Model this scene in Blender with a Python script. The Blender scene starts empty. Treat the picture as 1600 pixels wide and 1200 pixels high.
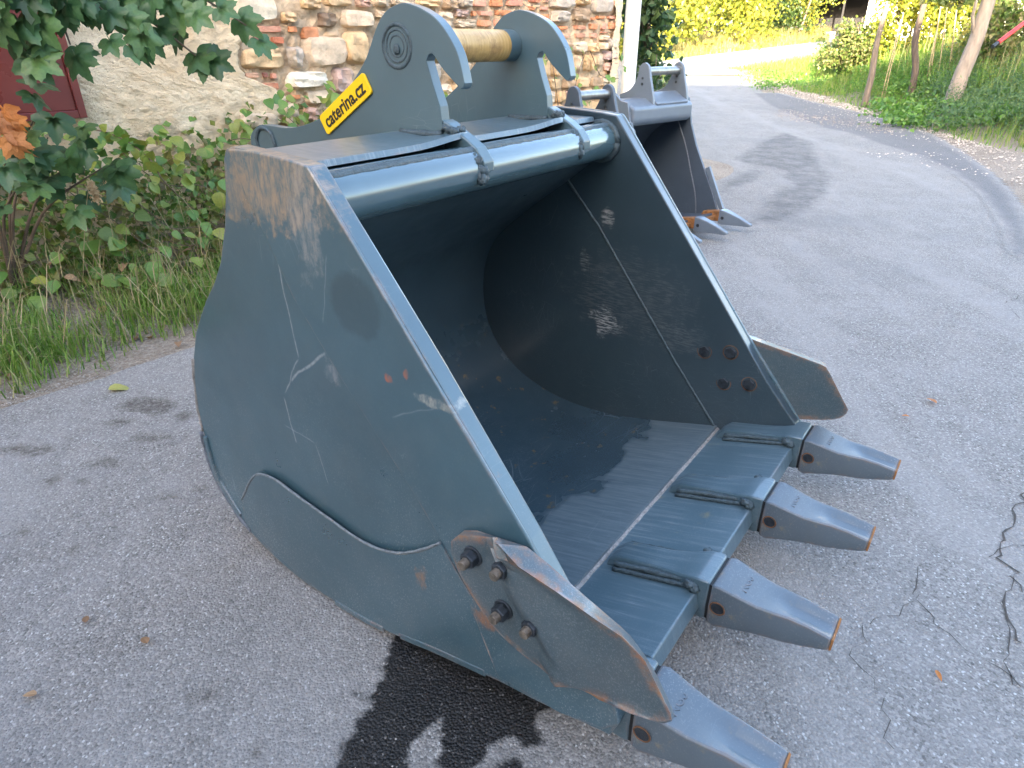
import bpy, bmesh, math, random
import numpy as np
from mathutils import Vector, Matrix, Euler
from mathutils.geometry import delaunay_2d_cdt

random.seed(7)
np.random.seed(7)
SC = bpy.context.scene
COL = SC.collection
R = math.radians

# ------------------------------------------------------------------ camera, sky, sun, exposure
CAM_H, PITCH, FPX = 1.3585, 0.4792, 1027.6
cd = bpy.data.cameras.new('camera')
cd.sensor_width = 36.0
cd.lens = FPX / 1600 * 36.0
cd.clip_end = 2000
cam = bpy.data.objects.new('camera', cd)
COL.objects.link(cam)
cam.location = (0, 0, CAM_H)
cam.rotation_euler = (math.pi / 2 - PITCH, 0, 0)
SC.camera = cam

SUN_EL, SUN_AZ = R(17), R(195)            # azimuth clockwise from +Y: low sun behind the camera, a little left
world = bpy.data.worlds.new('World')
SC.world = world
world.use_nodes = True
wn = world.node_tree
sky = wn.nodes.new('ShaderNodeTexSky')
sky.sky_type = 'NISHITA'
sky.sun_disc = False
sky.sun_elevation = SUN_EL
sky.sun_rotation = SUN_AZ
sky.air_density = 0.85
sky.dust_density = 3.0
sky.ozone_density = 0.4
bg = wn.nodes['Background']
bg.inputs['Strength'].default_value = 0.15
wn.links.new(sky.outputs[0], bg.inputs['Color'])

sd = bpy.data.lights.new('sun', 'SUN')
sd.energy = 3.6
sd.angle = R(0.5)
sd.color = (1.0, 0.86, 0.62)
sun = bpy.data.objects.new('sun', sd)
COL.objects.link(sun)
sdir = Vector((math.sin(SUN_AZ) * math.cos(SUN_EL), math.cos(SUN_AZ) * math.cos(SUN_EL), math.sin(SUN_EL)))
sun.rotation_euler = sdir.to_track_quat('Z', 'Y').to_euler()
sun.location = (0, -20, 20)

SC.view_settings.view_transform = 'Standard'
SC.view_settings.look = 'None'
SC.view_settings.gamma = 1.0
SC.view_settings.use_curve_mapping = False
SC.view_settings.exposure = 3.5

# ------------------------------------------------------------------ helpers: tags and meshes
def tag(o, label=None, cat=None, group=None, kind=None):
    if label: o['label'] = label
    if cat: o['category'] = cat
    if group: o['group'] = group
    if kind: o['kind'] = kind
    return o

def empty(name, loc, rz=0, label=None, cat=None, group=None):
    o = bpy.data.objects.new(name, None)
    o.empty_display_size = 0.1
    COL.objects.link(o)
    o.location = loc
    o.rotation_euler = (0, 0, rz)
    return tag(o, label, cat, group)

def link_mesh(name, me, parent=None, loc=None, rot=None, scale=None):
    o = bpy.data.objects.new(name, me)
    COL.objects.link(o)
    if parent: o.parent = parent
    if loc is not None: o.location = loc
    if rot is not None: o.rotation_euler = rot
    if scale is not None: o.scale = scale if hasattr(scale, '__len__') else (scale,) * 3
    return o

class MB:
    """collects shapes, then becomes one mesh object"""
    def __init__(self, conv=None):
        self.v, self.f, self.conv = [], [], conv
        self.col = None
    def add(self, vs, fs):
        n = len(self.v)
        self.v += [self.conv(*p) if self.conv else tuple(p) for p in vs]
        self.f += [tuple(i + n for i in f) for f in fs]
    def prism(self, poly, x0, x1, fx=None):
        """polygon in (f, z), extruded in x from x0 to x1; fx(x, z) bends x"""
        n = len(poly)
        g = fx or (lambda x, z: x)
        vs = [(g(x0, z), f, z) for f, z in poly] + [(g(x1, z), f, z) for f, z in poly]
        fs = [tuple(range(n - 1, -1, -1)), tuple(range(n, 2 * n))]
        for i in range(n):
            j = (i + 1) % n
            fs.append((i, j, n + j, n + i))
        self.add(vs, fs)
    def box(self, x0, x1, y0, y1, z0, z1):
        self.add([(x, y, z) for z in (z0, z1) for y in (y0, y1) for x in (x0, x1)],
                 [(0, 2, 3, 1), (4, 5, 7, 6), (0, 1, 5, 4), (2, 6, 7, 3), (0, 4, 6, 2), (1, 3, 7, 5)])
    def tube(self, path, r, n=8, wob=0.0, cap=True, rfun=None):
        P = [Vector(p) for p in path]
        vs, fs = [], []
        m = len(P)
        up = None
        for i, p in enumerate(P):
            t = (P[min(i + 1, m - 1)] - P[max(i - 1, 0)])
            t = t.normalized() if t.length > 1e-9 else Vector((0, 0, 1))
            if up is None:
                a = Vector((0, 0, 1)) if abs(t.z) < .9 else Vector((1, 0, 0))
                up = (a - t * a.dot(t)).normalized()
            else:
                up = (up - t * up.dot(t))
                up = up.normalized() if up.length > 1e-6 else Vector((1, 0, 0))
            s = t.cross(up)
            rr = (rfun(i / (m - 1)) if rfun else r)
            for k in range(n):
                a = 2 * math.pi * k / n
                q = rr * (1 + wob * random.uniform(-1, 1))
                vs.append(tuple(p + (up * math.cos(a) + s * math.sin(a)) * q))
        for i in range(m - 1):
            for k in range(n):
                k2 = (k + 1) % n
                fs.append((i * n + k, i * n + k2, (i + 1) * n + k2, (i + 1) * n + k))
        if cap:
            fs.append(tuple(range(n - 1, -1, -1)))
            fs.append(tuple((m - 1) * n + k for k in range(n)))
        self.add(vs, fs)
    def cyl(self, p0, p1, r, n=24, r1=None):
        self.tube([p0, p1], r, n, rfun=(lambda t: r + ((r1 if r1 is not None else r) - r) * t))
    def ring(self, c, axis, R0, r, n=40, m=8, wob=0.0):
        """torus round axis 'x'"""
        vs, fs = [], []
        for i in range(n):
            a = 2 * math.pi * i / n
            q0 = R0 * (1 + wob * random.uniform(-1, 1)); q = r * (1 + 3 * wob * random.uniform(-1, 1))
            for k in range(m):
                b = 2 * math.pi * k / m
                rad = q0 + q * math.cos(b)
                vs.append((c[0] + q * math.sin(b), c[1] + rad * math.cos(a), c[2] + rad * math.sin(a)))
        for i in range(n):
            for k in range(m):
                fs.append((i * m + k, ((i + 1) % n) * m + k, ((i + 1) % n) * m + (k + 1) % m, i * m + (k + 1) % m))
        self.add(vs, fs)
    def lump(self, c, rx, ry, rz, wob=.2, n=7):
        vs, fs = [], []
        for i in range(1, n):
            th = math.pi * i / n
            for k in range(2 * n):
                ph = math.pi * k / n
                w = 1 + wob * random.uniform(-1, 1)
                vs.append((c[0] + rx * w * math.sin(th) * math.cos(ph), c[1] + ry * w * math.sin(th) * math.sin(ph), c[2] + rz * w * math.cos(th)))
        m = 2 * n
        for i in range(n - 2):
            for k in range(m):
                fs.append((i * m + k, (i + 1) * m + k, (i + 1) * m + (k + 1) % m, i * m + (k + 1) % m))
        fs.append(tuple(range(m))); fs.append(tuple((n - 2) * m + k for k in range(m - 1, -1, -1)))
        self.add(vs, fs)
    def mesh(self, name, mat, smooth=False, fixn=True):
        me = bpy.data.meshes.new(name)
        me.from_pydata(self.v, [], self.f)
        me.update()
        if fixn:
            bm = bmesh.new(); bm.from_mesh(me)
            bmesh.ops.recalc_face_normals(bm, faces=bm.faces)
            bm.to_mesh(me); bm.free()
        if mat:
            for m_ in (mat if isinstance(mat, (list, tuple)) else [mat]):
                me.materials.append(m_)
        if smooth:
            me.polygons.foreach_set('use_smooth', [True] * len(me.polygons))
        return me
    def build(self, name, mat, parent=None, smooth=False, bevel=0, seg=2, fixn=True, angle=None):
        me = self.mesh(name, mat, smooth or angle is not None, fixn)
        o = link_mesh(name, me, parent)
        if angle is not None:
            bm = bmesh.new(); bm.from_mesh(me)
            for e in bm.edges:
                if len(e.link_faces) == 2 and e.calc_face_angle(0) > R(angle): e.smooth = False
            bm.to_mesh(me); bm.free()
        if bevel:
            b = o.modifiers.new('bevel', 'BEVEL'); b.width = bevel; b.segments = seg
            b.limit_method = 'ANGLE'; b.angle_limit = R(35)
            b.harden_normals = False
        return o

# ------------------------------------------------------------------ helpers: materials
class NT:
    def __init__(self, name):
        self.m = bpy.data.materials.new(name)
        self.m.use_nodes = True
        self.t = self.m.node_tree
        self.b = self.t.nodes['Principled BSDF']
        self.out = self.t.nodes['Material Output']
    def n(self, typ, **kw):
        x = self.t.nodes.new('ShaderNode' + typ)
        for k, v in kw.items():
            if hasattr(x, k): setattr(x, k, v)
        return x
    def lk(self, a, b): self.t.links.new(a, b)
    def put(self, sock, v):
        if hasattr(v, 'is_output') or hasattr(v, 'links'): self.lk(v, sock)
        elif isinstance(v, (tuple, list)): sock.default_value = (*v, 1) if len(v) == 3 and sock.type == 'RGBA' else v
        else: sock.default_value = v
    def obj(self): return self.n('TexCoord').outputs['Object']
    def pos(self): return self.n('NewGeometry').outputs['Position']
    def map(self, vec, scale=(1, 1, 1), loc=(0, 0, 0), rot=(0, 0, 0)):
        x = self.n('Mapping')
        x.inputs['Scale'].default_value = scale; x.inputs['Location'].default_value = loc; x.inputs['Rotation'].default_value = rot
        self.lk(vec, x.inputs['Vector']); return x.outputs[0]
    def noise(self, vec, s, d=4, r=.55, dist=0):
        x = self.n('TexNoise'); self.lk(vec, x.inputs['Vector'])
        x.inputs['Scale'].default_value = s; x.inputs['Detail'].default_value = d; x.inputs['Roughness'].default_value = r
        x.inputs['Distortion'].default_value = dist
        return x.outputs['Fac']
    def vor(self, vec, s, feat='F1', rnd=1):
        x = self.n('TexVoronoi'); x.feature = feat; self.lk(vec, x.inputs['Vector'])
        x.inputs['Scale'].default_value = s; x.inputs['Randomness'].default_value = rnd
        return x
    def ramp(self, fac, a, b, lo=0.0, hi=1.0):
        x = self.n('MapRange'); x.clamp = True
        self.put(x.inputs[0], fac)
        x.inputs[1].default_value = a; x.inputs[2].default_value = b; x.inputs[3].default_value = lo; x.inputs[4].default_value = hi
        return x.outputs[0]
    def math(self, op, a, b=0.0):
        x = self.n('Math'); x.operation = op
        self.put(x.inputs[0], a); self.put(x.inputs[1], b); return x.outputs[0]
    def mix(self, fac, a, b):
        x = self.n('Mix'); x.data_type = 'RGBA'
        self.put(x.inputs[0], fac); self.put(x.inputs[6], a); self.put(x.inputs[7], b)
        return x.outputs[2]
    def fin(self, col=None, rough=None, metal=None, bump=None, strength=.3, dist=.01, **kw):
        if col is not None: self.put(self.b.inputs['Base Color'], col)
        if rough is not None: self.put(self.b.inputs['Roughness'], rough)
        if metal is not None: self.put(self.b.inputs['Metallic'], metal)
        if bump is not None:
            x = self.n('Bump'); x.inputs['Strength'].default_value = strength; x.inputs['Distance'].default_value = dist
            self.lk(bump, x.inputs['Height']); self.lk(x.outputs[0], self.b.inputs['Normal'])
        for k, v in kw.items(): self.put(self.b.inputs[k], v)
        return self.m
    def edge(self, rad=.006, samples=4):
        bv = self.n('Bevel'); bv.samples = samples; bv.inputs['Radius'].default_value = rad
        g = self.n('NewGeometry'); d = self.n('VectorMath'); d.operation = 'DOT_PRODUCT'
        self.lk(bv.outputs[0], d.inputs[0]); self.lk(g.outputs['Normal'], d.inputs[1])
        return self.ramp(d.outputs['Value'], .985, .85)
    def spot(self, co, c, r, nz=.5, ns=18, soft=.45):
        """blotch round c with radii r and a ragged rim"""
        s = self.n('VectorMath'); s.operation = 'SUBTRACT'; self.lk(co, s.inputs[0]); s.inputs[1].default_value = c
        d = self.n('VectorMath'); d.operation = 'DIVIDE'; self.lk(s.outputs[0], d.inputs[0]); d.inputs[1].default_value = r
        l = self.n('VectorMath'); l.operation = 'LENGTH'; self.lk(d.outputs[0], l.inputs[0])
        q = self.math('ADD', l.outputs['Value'], self.math('MULTIPLY', self.math('SUBTRACT', self.noise(co, ns, 6, .7), .5), nz * 4))
        return self.ramp(q, 1.0, 1.0 - soft)

def simple(name, col, rough=.6, metal=0, var=.25, scale=12, bump=.15, bdist=.004, stretch=(1, 1, 1)):
    t = NT(name); co = t.map(t.obj(), stretch)
    n1 = t.noise(co, scale, 6, .6)
    dark = tuple(c * (1 - var) for c in col); lite = tuple(min(1, c * (1 + var)) for c in col)
    c = t.mix(t.ramp(n1, .3, .7), dark, lite)
    return t.fin(c, t.ramp(n1, .3, .7, max(0, rough - .08), min(1, rough + .08)), metal, t.noise(co, scale * 6, 5, .65), bump, bdist)

K = 1.1                                     # bucket units to metres
def paint(name, base=(.037, .080, .100), kind='plate', rough=.34, rust=.5, dust=.5, coat=.35, coat_r=.12):
    t = NT(name); co = t.obj()
    big = t.noise(co, 2.2, 5, .6)
    fine = t.noise(co, 60, 4, .6)
    col = t.mix(t.ramp(big, .35, .68), tuple(c * .86 for c in base), tuple(c * 1.16 for c in base))
    ro = t.ramp(t.noise(co, 5, 6, .65), .3, .7, rough - .07, rough + .12)
    # pale specks of dried splashes, thicker near the ground
    sx = t.n('SeparateXYZ'); t.lk(co, sx.inputs[0])
    sp = t.ramp(t.noise(co, 260, 3, .6), .56, .68)
    hz = t.ramp(sx.outputs['Z'], 0.75, 0.05, .06, .9)
    pat = t.ramp(t.noise(co, 4, 5, .6), .42, .65)
    spk = t.math('MULTIPLY', t.math('MULTIPLY', sp, hz), t.math('ADD', t.math('MULTIPLY', pat, .8), .2))
    col = t.mix(t.math('MULTIPLY', spk, dust), col, (.30, .32, .33))
    film = t.math('MULTIPLY', t.ramp(t.noise(co, 7, 7, .7), .45, .8), t.ramp(sx.outputs['Z'], .9, .0, .05, .35))
    col = t.mix(t.math('MULTIPLY', film, dust), col, (.16, .17, .17))
    ro = t.math('ADD', ro, t.math('MULTIPLY', film, .25))
    # hairline scratches in two directions
    for sc, rot in (((3, 40, 14), .5), ((5, 12, 60), -.8)):
        v = t.vor(t.map(co, tuple(s * .35 for s in sc), rot=(rot, rot * .4, 0)), 2.3, 'DISTANCE_TO_EDGE')
        ln = t.ramp(v.outputs['Distance'], .012, .0)
        ln = t.math('MULTIPLY', ln, t.ramp(t.noise(co, 3.1 + rot, 3, .5), .58, .7))
        col = t.mix(t.math('MULTIPLY', ln, .35), col, (.28, .31, .33))
    if kind == 'side':
        def P(f, z): return (0, -f * K, z * K)
        for (f, z), r, c, a in [
            (((.02, 1.0)), (.9, .19, .09), (.27, .19, .12), .9),
            (((.11, .95)), (.9, .05, .11), (.26, .25, .23), .5),
            (((-.08, .98)), (.9, .06, .07), (.20, .14, .09), .6),
            (((.30, .70)), (.9, .011, .009), (.33, .09, .035), .8),
            (((.345, .72)), (.9, .007, .012), (.33, .10, .04), .8),
            (((.41, .685)), (.9, .05, .010), (.34, .33, .28), .7),
            (((.13, .66)), (.9, .022, .03), (.22, .23, .24), .6),
            (((.52, .26)), (.9, .03, .03), (.30, .12, .04), .8),
            (((.36, .27)), (.9, .02, .03), (.30, .14, .05), .6)]:
            m = t.spot(co, P(f, z), tuple(q * K for q in r), .7, 26)
            m = t.math('MULTIPLY', m, t.ramp(t.noise(t.map(co, (1, 30, 9), rot=(.35, 0, 0)), 2.2, 7, .75), .40, .60, .15, 1))
            col = t.mix(t.math('MULTIPLY', m, a), col, c)
        m = t.spot(co, P(.225, .82), (1, .075, .075), .18, 14, .2)
        col = t.mix(t.math('MULTIPLY', m, .6), col, tuple(c * .55 for c in base))
    if kind == 'inner':
        for (x, f, z), r, a in [((1.16, .125, .40), (.3, .060, .05), .8), ((1.16, .12, .745), (.3, .03, .035), .65),
                                ((1.16, .04, .585), (.3, .02, .05), .3), ((1.16, .20, .50), (.3, .25, .16), .10), ((1.16, .40, .40), (.3, .10, .06), .12)]:
            m = t.spot(co, (x * K, -f * K, z * K), tuple(q * K for q in r), .6, 20)
            st = t.ramp(t.noise(t.map(co, (1, 1, 7), rot=(.5, 0, 0)), 26, 4, .7), .45, .6)
            col = t.mix(t.math('MULTIPLY', t.math('MULTIPLY', m, st), a), col, (.42, .42, .40))
    if kind == 'floor':
        # dried dust on the front of the floor, wet behind a ragged line
        wl = t.math('ADD', t.math('MULTIPLY', sx.outputs['Y'], -1.0), t.math('MULTIPLY', t.math('SUBTRACT', t.noise(co, 5, 3, .5), .5), .42))
        dry = t.ramp(wl, .375 , .405)
        st = t.ramp(t.noise(t.map(co, (60, 3, 3)), 2.2, 6, .7), .42, .75)
        col = t.mix(t.math('MULTIPLY', dry, .55), col, (.085, .12, .135))
        col = t.mix(t.math('MULTIPLY', t.math('MULTIPLY', dry, st), .30), col, (.30, .33, .33))
        ro = t.math('ADD', ro, t.math('MULTIPLY', dry, .22))
        wet = t.math('MULTIPLY', t.math('SUBTRACT', 1.0, dry), t.ramp(sx.outputs['Z'], .42, .2))
        mud = t.ramp(t.noise(co, 17, 5, .6), .63, .69)
        col = t.mix(t.math('MULTIPLY', t.math('MULTIPLY', wet, mud), .7), col, (.16, .11, .05))
        ro = t.math('SUBTRACT', ro, t.math('MULTIPLY', wet, .16))
    if kind == 'lip':
        st = t.ramp(t.noise(t.map(co, (55, 2.2, 2.2)), 2.0, 7, .72), .48, .72)
        st2 = t.ramp(t.noise(co, 5, 4, .6), .35, .65)
        col = t.mix(.5, col, (.075, .12, .14))
        col = t.mix(t.math('MULTIPLY', t.math('MULTIPLY', st, st2), .45), col, (.33, .37, .38))
        ye = t.ramp(t.noise(co, 9, 5, .6), .66, .74)
        col = t.mix(t.math('MULTIPLY', ye, .35), col, (.30, .24, .09))
    if kind == 'side':
        for p0, p1, wd, a in [((.0, .865), (.03, .66), .0022, .5), ((.03, .66), (-.045, .56), .002, .45), ((-.01, .60), (.12, .70), .003, .55), ((-.05, .55), (-.02, .44), .0026, .5), ((-.06, .475), (.05, .47), .002, .35), ((.05, .47), (.075, .37), .002, .35), ((.30, .62), (.41, .68), .0018, .25), ((.16, .90), (.13, .76), .0015, .3)]:
            a0 = Vector((0, -p0[0] * K, p0[1] * K)); a1 = Vector((0, -p1[0] * K, p1[1] * K)); d_ = (a1 - a0); L_ = d_.length; d_ = d_ / L_
            nz_ = t.n('TexNoise'); t.lk(co, nz_.inputs['Vector']); nz_.inputs['Scale'].default_value = 9
            wv_ = t.n('VectorMath'); wv_.operation = 'MULTIPLY_ADD'; t.lk(nz_.outputs['Color'], wv_.inputs[0]); wv_.inputs[1].default_value = (0, .03, .03); t.lk(co, wv_.inputs[2])
            sb_ = t.n('VectorMath'); sb_.operation = 'SUBTRACT'; t.lk(wv_.outputs[0], sb_.inputs[0]); sb_.inputs[1].default_value = a0 + Vector((0, .015, .015))
            def dot(v): 
                q = t.n('VectorMath'); q.operation = 'DOT_PRODUCT'; t.lk(sb_.outputs[0], q.inputs[0]); q.inputs[1].default_value = v; return q.outputs['Value']
            across = t.math('ABSOLUTE', dot(Vector((0, -d_.z, d_.y)))); al = dot(d_)
            m = t.math('MULTIPLY', t.ramp(across, wd * 1.4, wd * .3), t.math('MULTIPLY', t.ramp(al, 0, .01), t.ramp(al, L_, L_ - .01)))
            m = t.math('MULTIPLY', m, t.ramp(t.noise(co, 60, 4, .7), .3, .6, .3, 1))
            col = t.mix(t.math('MULTIPLY', m, a), col, (.34, .36, .37))
    ed = t.edge(.011)
    wear = t.math('MULTIPLY', ed, t.ramp(t.noise(co, 16, 6, .7), .50 - .13 * rust, .64))
    rcol = t.mix(t.ramp(t.noise(co, 40, 4, .6), .35, .65), (.30, .10, .03), (.36, .33, .30))
    col = t.mix(t.math('MULTIPLY', wear, min(1, rust * 1.4)), col, rcol)
    rs = t.ramp(t.noise(co, 26, 6, .7), .74 - .06 * rust, .80)
    col = t.mix(t.math('MULTIPLY', rs, min(1, rust)), col, (.30, .12, .04))
    ro = t.math('ADD', ro, t.math('MULTIPLY', t.math('ADD', wear, rs), .3 * min(1, rust)))
    if kind == 'cutter':
        e2 = t.edge(.035)
        rm = t.math('MULTIPLY', e2, t.ramp(t.noise(co, 21, 7, .72), .45, .62))
        col = t.mix(rm, col, t.mix(t.ramp(t.noise(co, 50, 4, .6), .35, .65), (.34, .12, .03), (.26, .16, .09)))
        br = t.ramp(t.noise(co, 9, 6, .68), .50, .72)
        col = t.mix(t.math('MULTIPLY', br, .15), col, (.15, .11, .085))
        col = t.mix(t.math('MULTIPLY', t.ramp(t.noise(co, 300, 3, .6), .54, .68), .32), col, (.26, .25, .23))
        ro = t.math('ADD', ro, t.math('MULTIPLY', rm, .3))
    if kind == 'tooth':
        e2 = t.edge(.02)
        rm = t.math('MULTIPLY', e2, t.ramp(t.noise(co, 24, 7, .72), .47, .64))
        col = t.mix(t.math('MULTIPLY', rm, .8), col, (.24, .14, .08))
        mu = t.ramp(t.noise(co, 15, 6, .7), .58, .70)
        col = t.mix(t.math('MULTIPLY', mu, .55), col, (.25, .20, .11))
        ro = t.math('ADD', ro, t.math('MULTIPLY', mu, .2))
    b = t.math('ADD', t.math('MULTIPLY', fine, .35), t.math('MULTIPLY', t.noise(co, 14, 4, .6), .8))
    return t.fin(col, ro, 0.0, b, .10, .003, **{'Specular IOR Level': .7, 'Coat Weight': coat, 'Coat Roughness': coat_r})

M = {}
M['paint'] = paint('dark_slate_paint')
M['side'] = paint('dark_slate_paint_scuffed', kind='side', dust=1.0, rust=.55, coat=.6, rough=.32)
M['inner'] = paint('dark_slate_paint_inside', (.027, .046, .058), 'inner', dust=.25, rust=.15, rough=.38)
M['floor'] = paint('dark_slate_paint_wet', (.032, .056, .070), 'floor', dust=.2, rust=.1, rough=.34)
M['lip'] = paint('dark_slate_paint_streaked', (.042, .080, .10), 'lip', dust=.6, rust=.3, rough=.36)
M['ear'] = paint('dark_slate_paint_clean', (.052, .094, .110), dust=.03, rust=0.0, rough=.34, coat=.35, coat_r=.34)
M['tube'] = paint('dark_slate_paint_glossy', (.052, .094, .110), dust=.03, rust=0.0, rough=.15, coat=1.0)
M['tooth'] = paint('grey_blue_tooth_paint', (.075, .10, .12), 'tooth', dust=.7, rust=.7, rough=.5, coat=.12, coat_r=.3)
M['cutter'] = paint('worn_cutter_paint', (.045, .072, .084), 'cutter', dust=1.0, rust=1.0, rough=.40)
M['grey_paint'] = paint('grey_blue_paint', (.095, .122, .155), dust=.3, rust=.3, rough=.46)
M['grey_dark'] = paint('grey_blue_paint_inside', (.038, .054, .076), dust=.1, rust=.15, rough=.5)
def weldmat(name, c):
    t = NT(name); co = t.obj(); n = t.noise(co, 90, 5, .7)
    return t.fin(t.mix(t.ramp(n, .35, .65), tuple(q * .6 for q in c), tuple(q * 1.3 for q in c)), t.ramp(n, .3, .7, .35, .6), 0, n, .8, .006)
M['weld'] = weldmat('painted_weld', (.05, .075, .085))
M['pale_weld'] = weldmat('dusty_weld', (.26, .24, .22))
M['chalk_weld'] = weldmat('chalky_weld', (.17, .19, .20))
M['grey_weld'] = weldmat('grey_weld', (.12, .13, .15))
def rustpin():
    t = NT('greased_rusty_pin'); co = t.obj()
    n = t.noise(t.map(co, (30, 1, 1)), 3, 6, .7); n2 = t.noise(co, 14, 6, .7)
    c = t.mix(t.ramp(n, .3, .7), (.40, .23, .065), (.60, .38, .14))
    c = t.mix(t.ramp(n2, .50, .70), c, (.24, .13, .05))
    return t.fin(c, t.ramp(n2, .3, .7, .3, .5), .1, t.math('ADD', n, n2), .35, .004)
M['pin'] = rustpin()
M['steel'] = simple('worn_steel', (.32, .31, .29), .35, .85, .3, 20)
M['dark_bolt'] = simple('blackened_bolt', (.035, .042, .05), .42, .4, .5, 60, .3)
M['bolt_face'] = simple('rusty_bolt_face', (.16, .13, .10), .5, .4, .5, 90, .5)
M['rust'] = simple('rust', (.22, .095, .03), .8, 0, .5, 25, .6)
M['dull_rust'] = simple('dull_rust', (.13, .062, .03), .8, 0, .5, 25, .6)
M['black'] = simple('black_joint', (.008, .009, .01), .7)
M['yellow'] = simple('yellow_plastic', (.83, .52, .004), .38, 0, .04, 8, .03)
M['ink'] = simple('black_print', (.018, .015, .012), .5, 0, .1)

# ------------------------------------------------------------------ terrain, rays
def road_base(y):
    s = max(0.0, y - 6.0)
    if y <= 20: return .046 * s * s / (s + 2)
    b = .046 * 14 * 14 / 16
    return b + .03 * (min(y, 62) - 20) + .004 * max(0, y - 62)
fw = Vector((0, math.cos(PITCH), -math.sin(PITCH))); rt = Vector((1, 0, 0)); up = rt.cross(fw)
def ray(u, v): return fw + rt * ((u - 800) / FPX) - up * ((v - 600) / FPX)
C0 = Vector((0, 0, CAM_H))
def at(u, v, gz=None, zoff=0.0):
    """where the line of sight through a photo pixel meets the ground"""
    g = gz or ground_z
    d = ray(u, v); s, ds = .3, .02
    prev = s
    while s < 300:
        p = C0 + d * s
        if p.z < g(p.x, p.y) + zoff:
            a, b = prev, s
            for _ in range(30):
                m = (a + b) / 2; q = C0 + d * m
                if q.z < g(q.x, q.y) + zoff: b = m
                else: a = m
            return C0 + d * b
        prev = s; s += ds * (1 + s * .3)
    return C0 + d * 120
base_g = lambda x, y: road_base(y)
RIGHT_GRASS = [at(u, v, base_g) for u, v in [(1600, 245), (1560, 235), (1500, 216), (1440, 200), (1330, 165), (1230, 135), (1172, 116)]]
def xr(y):
    P = RIGHT_GRASS
    if y <= P[0].y: return P[0].x + (P[0].y - y) * .55
    for a, b in zip(P, P[1:]):
        if y <= b.y: return a.x + (b.x - a.x) * (y - a.y) / max(1e-6, b.y - a.y)
    return P[-1].x
def sstep(a, b, x):
    t = min(1, max(0, (x - a) / (b - a))); return t * t * (3 - 2 * t)
WALL_O, WALL_D, WALL_N = Vector((-1.8, 5.4, 0)), Vector((math.sqrt(.5), math.sqrt(.5), 0)), Vector((math.sqrt(.5), -math.sqrt(.5), 0))
def wall_dist(x, y): return (x - WALL_O.x) * WALL_N.x + (y - WALL_O.y) * WALL_N.y
def ground_z(x, y):
    z = road_base(y)
    d = x - xr(y) - .15
    if d > 0 and y < 24: z += .62 * sstep(0, 3.0, d) * (1 - sstep(17, 23, y))
    w = wall_dist(x, y); s = (x - WALL_O.x) * WALL_D.x + (y - WALL_O.y) * WALL_D.y
    if s < 5.5 and w < 2: z += .16 * sstep(1.7, .4, w) * (1 - sstep(4, 5.5, s))
    return z
def onwall(u, v, off=0.0):
    d = ray(u, v); o = WALL_O + WALL_N * off
    return C0 + d * ((o - C0).dot(WALL_N) / d.dot(WALL_N))
def wsz(p): return ((p - WALL_O).dot(WALL_D), p.z)
def W3(s, z, off=0.0): return WALL_O + WALL_D * s + WALL_N * off + Vector((0, 0, z))

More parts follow.
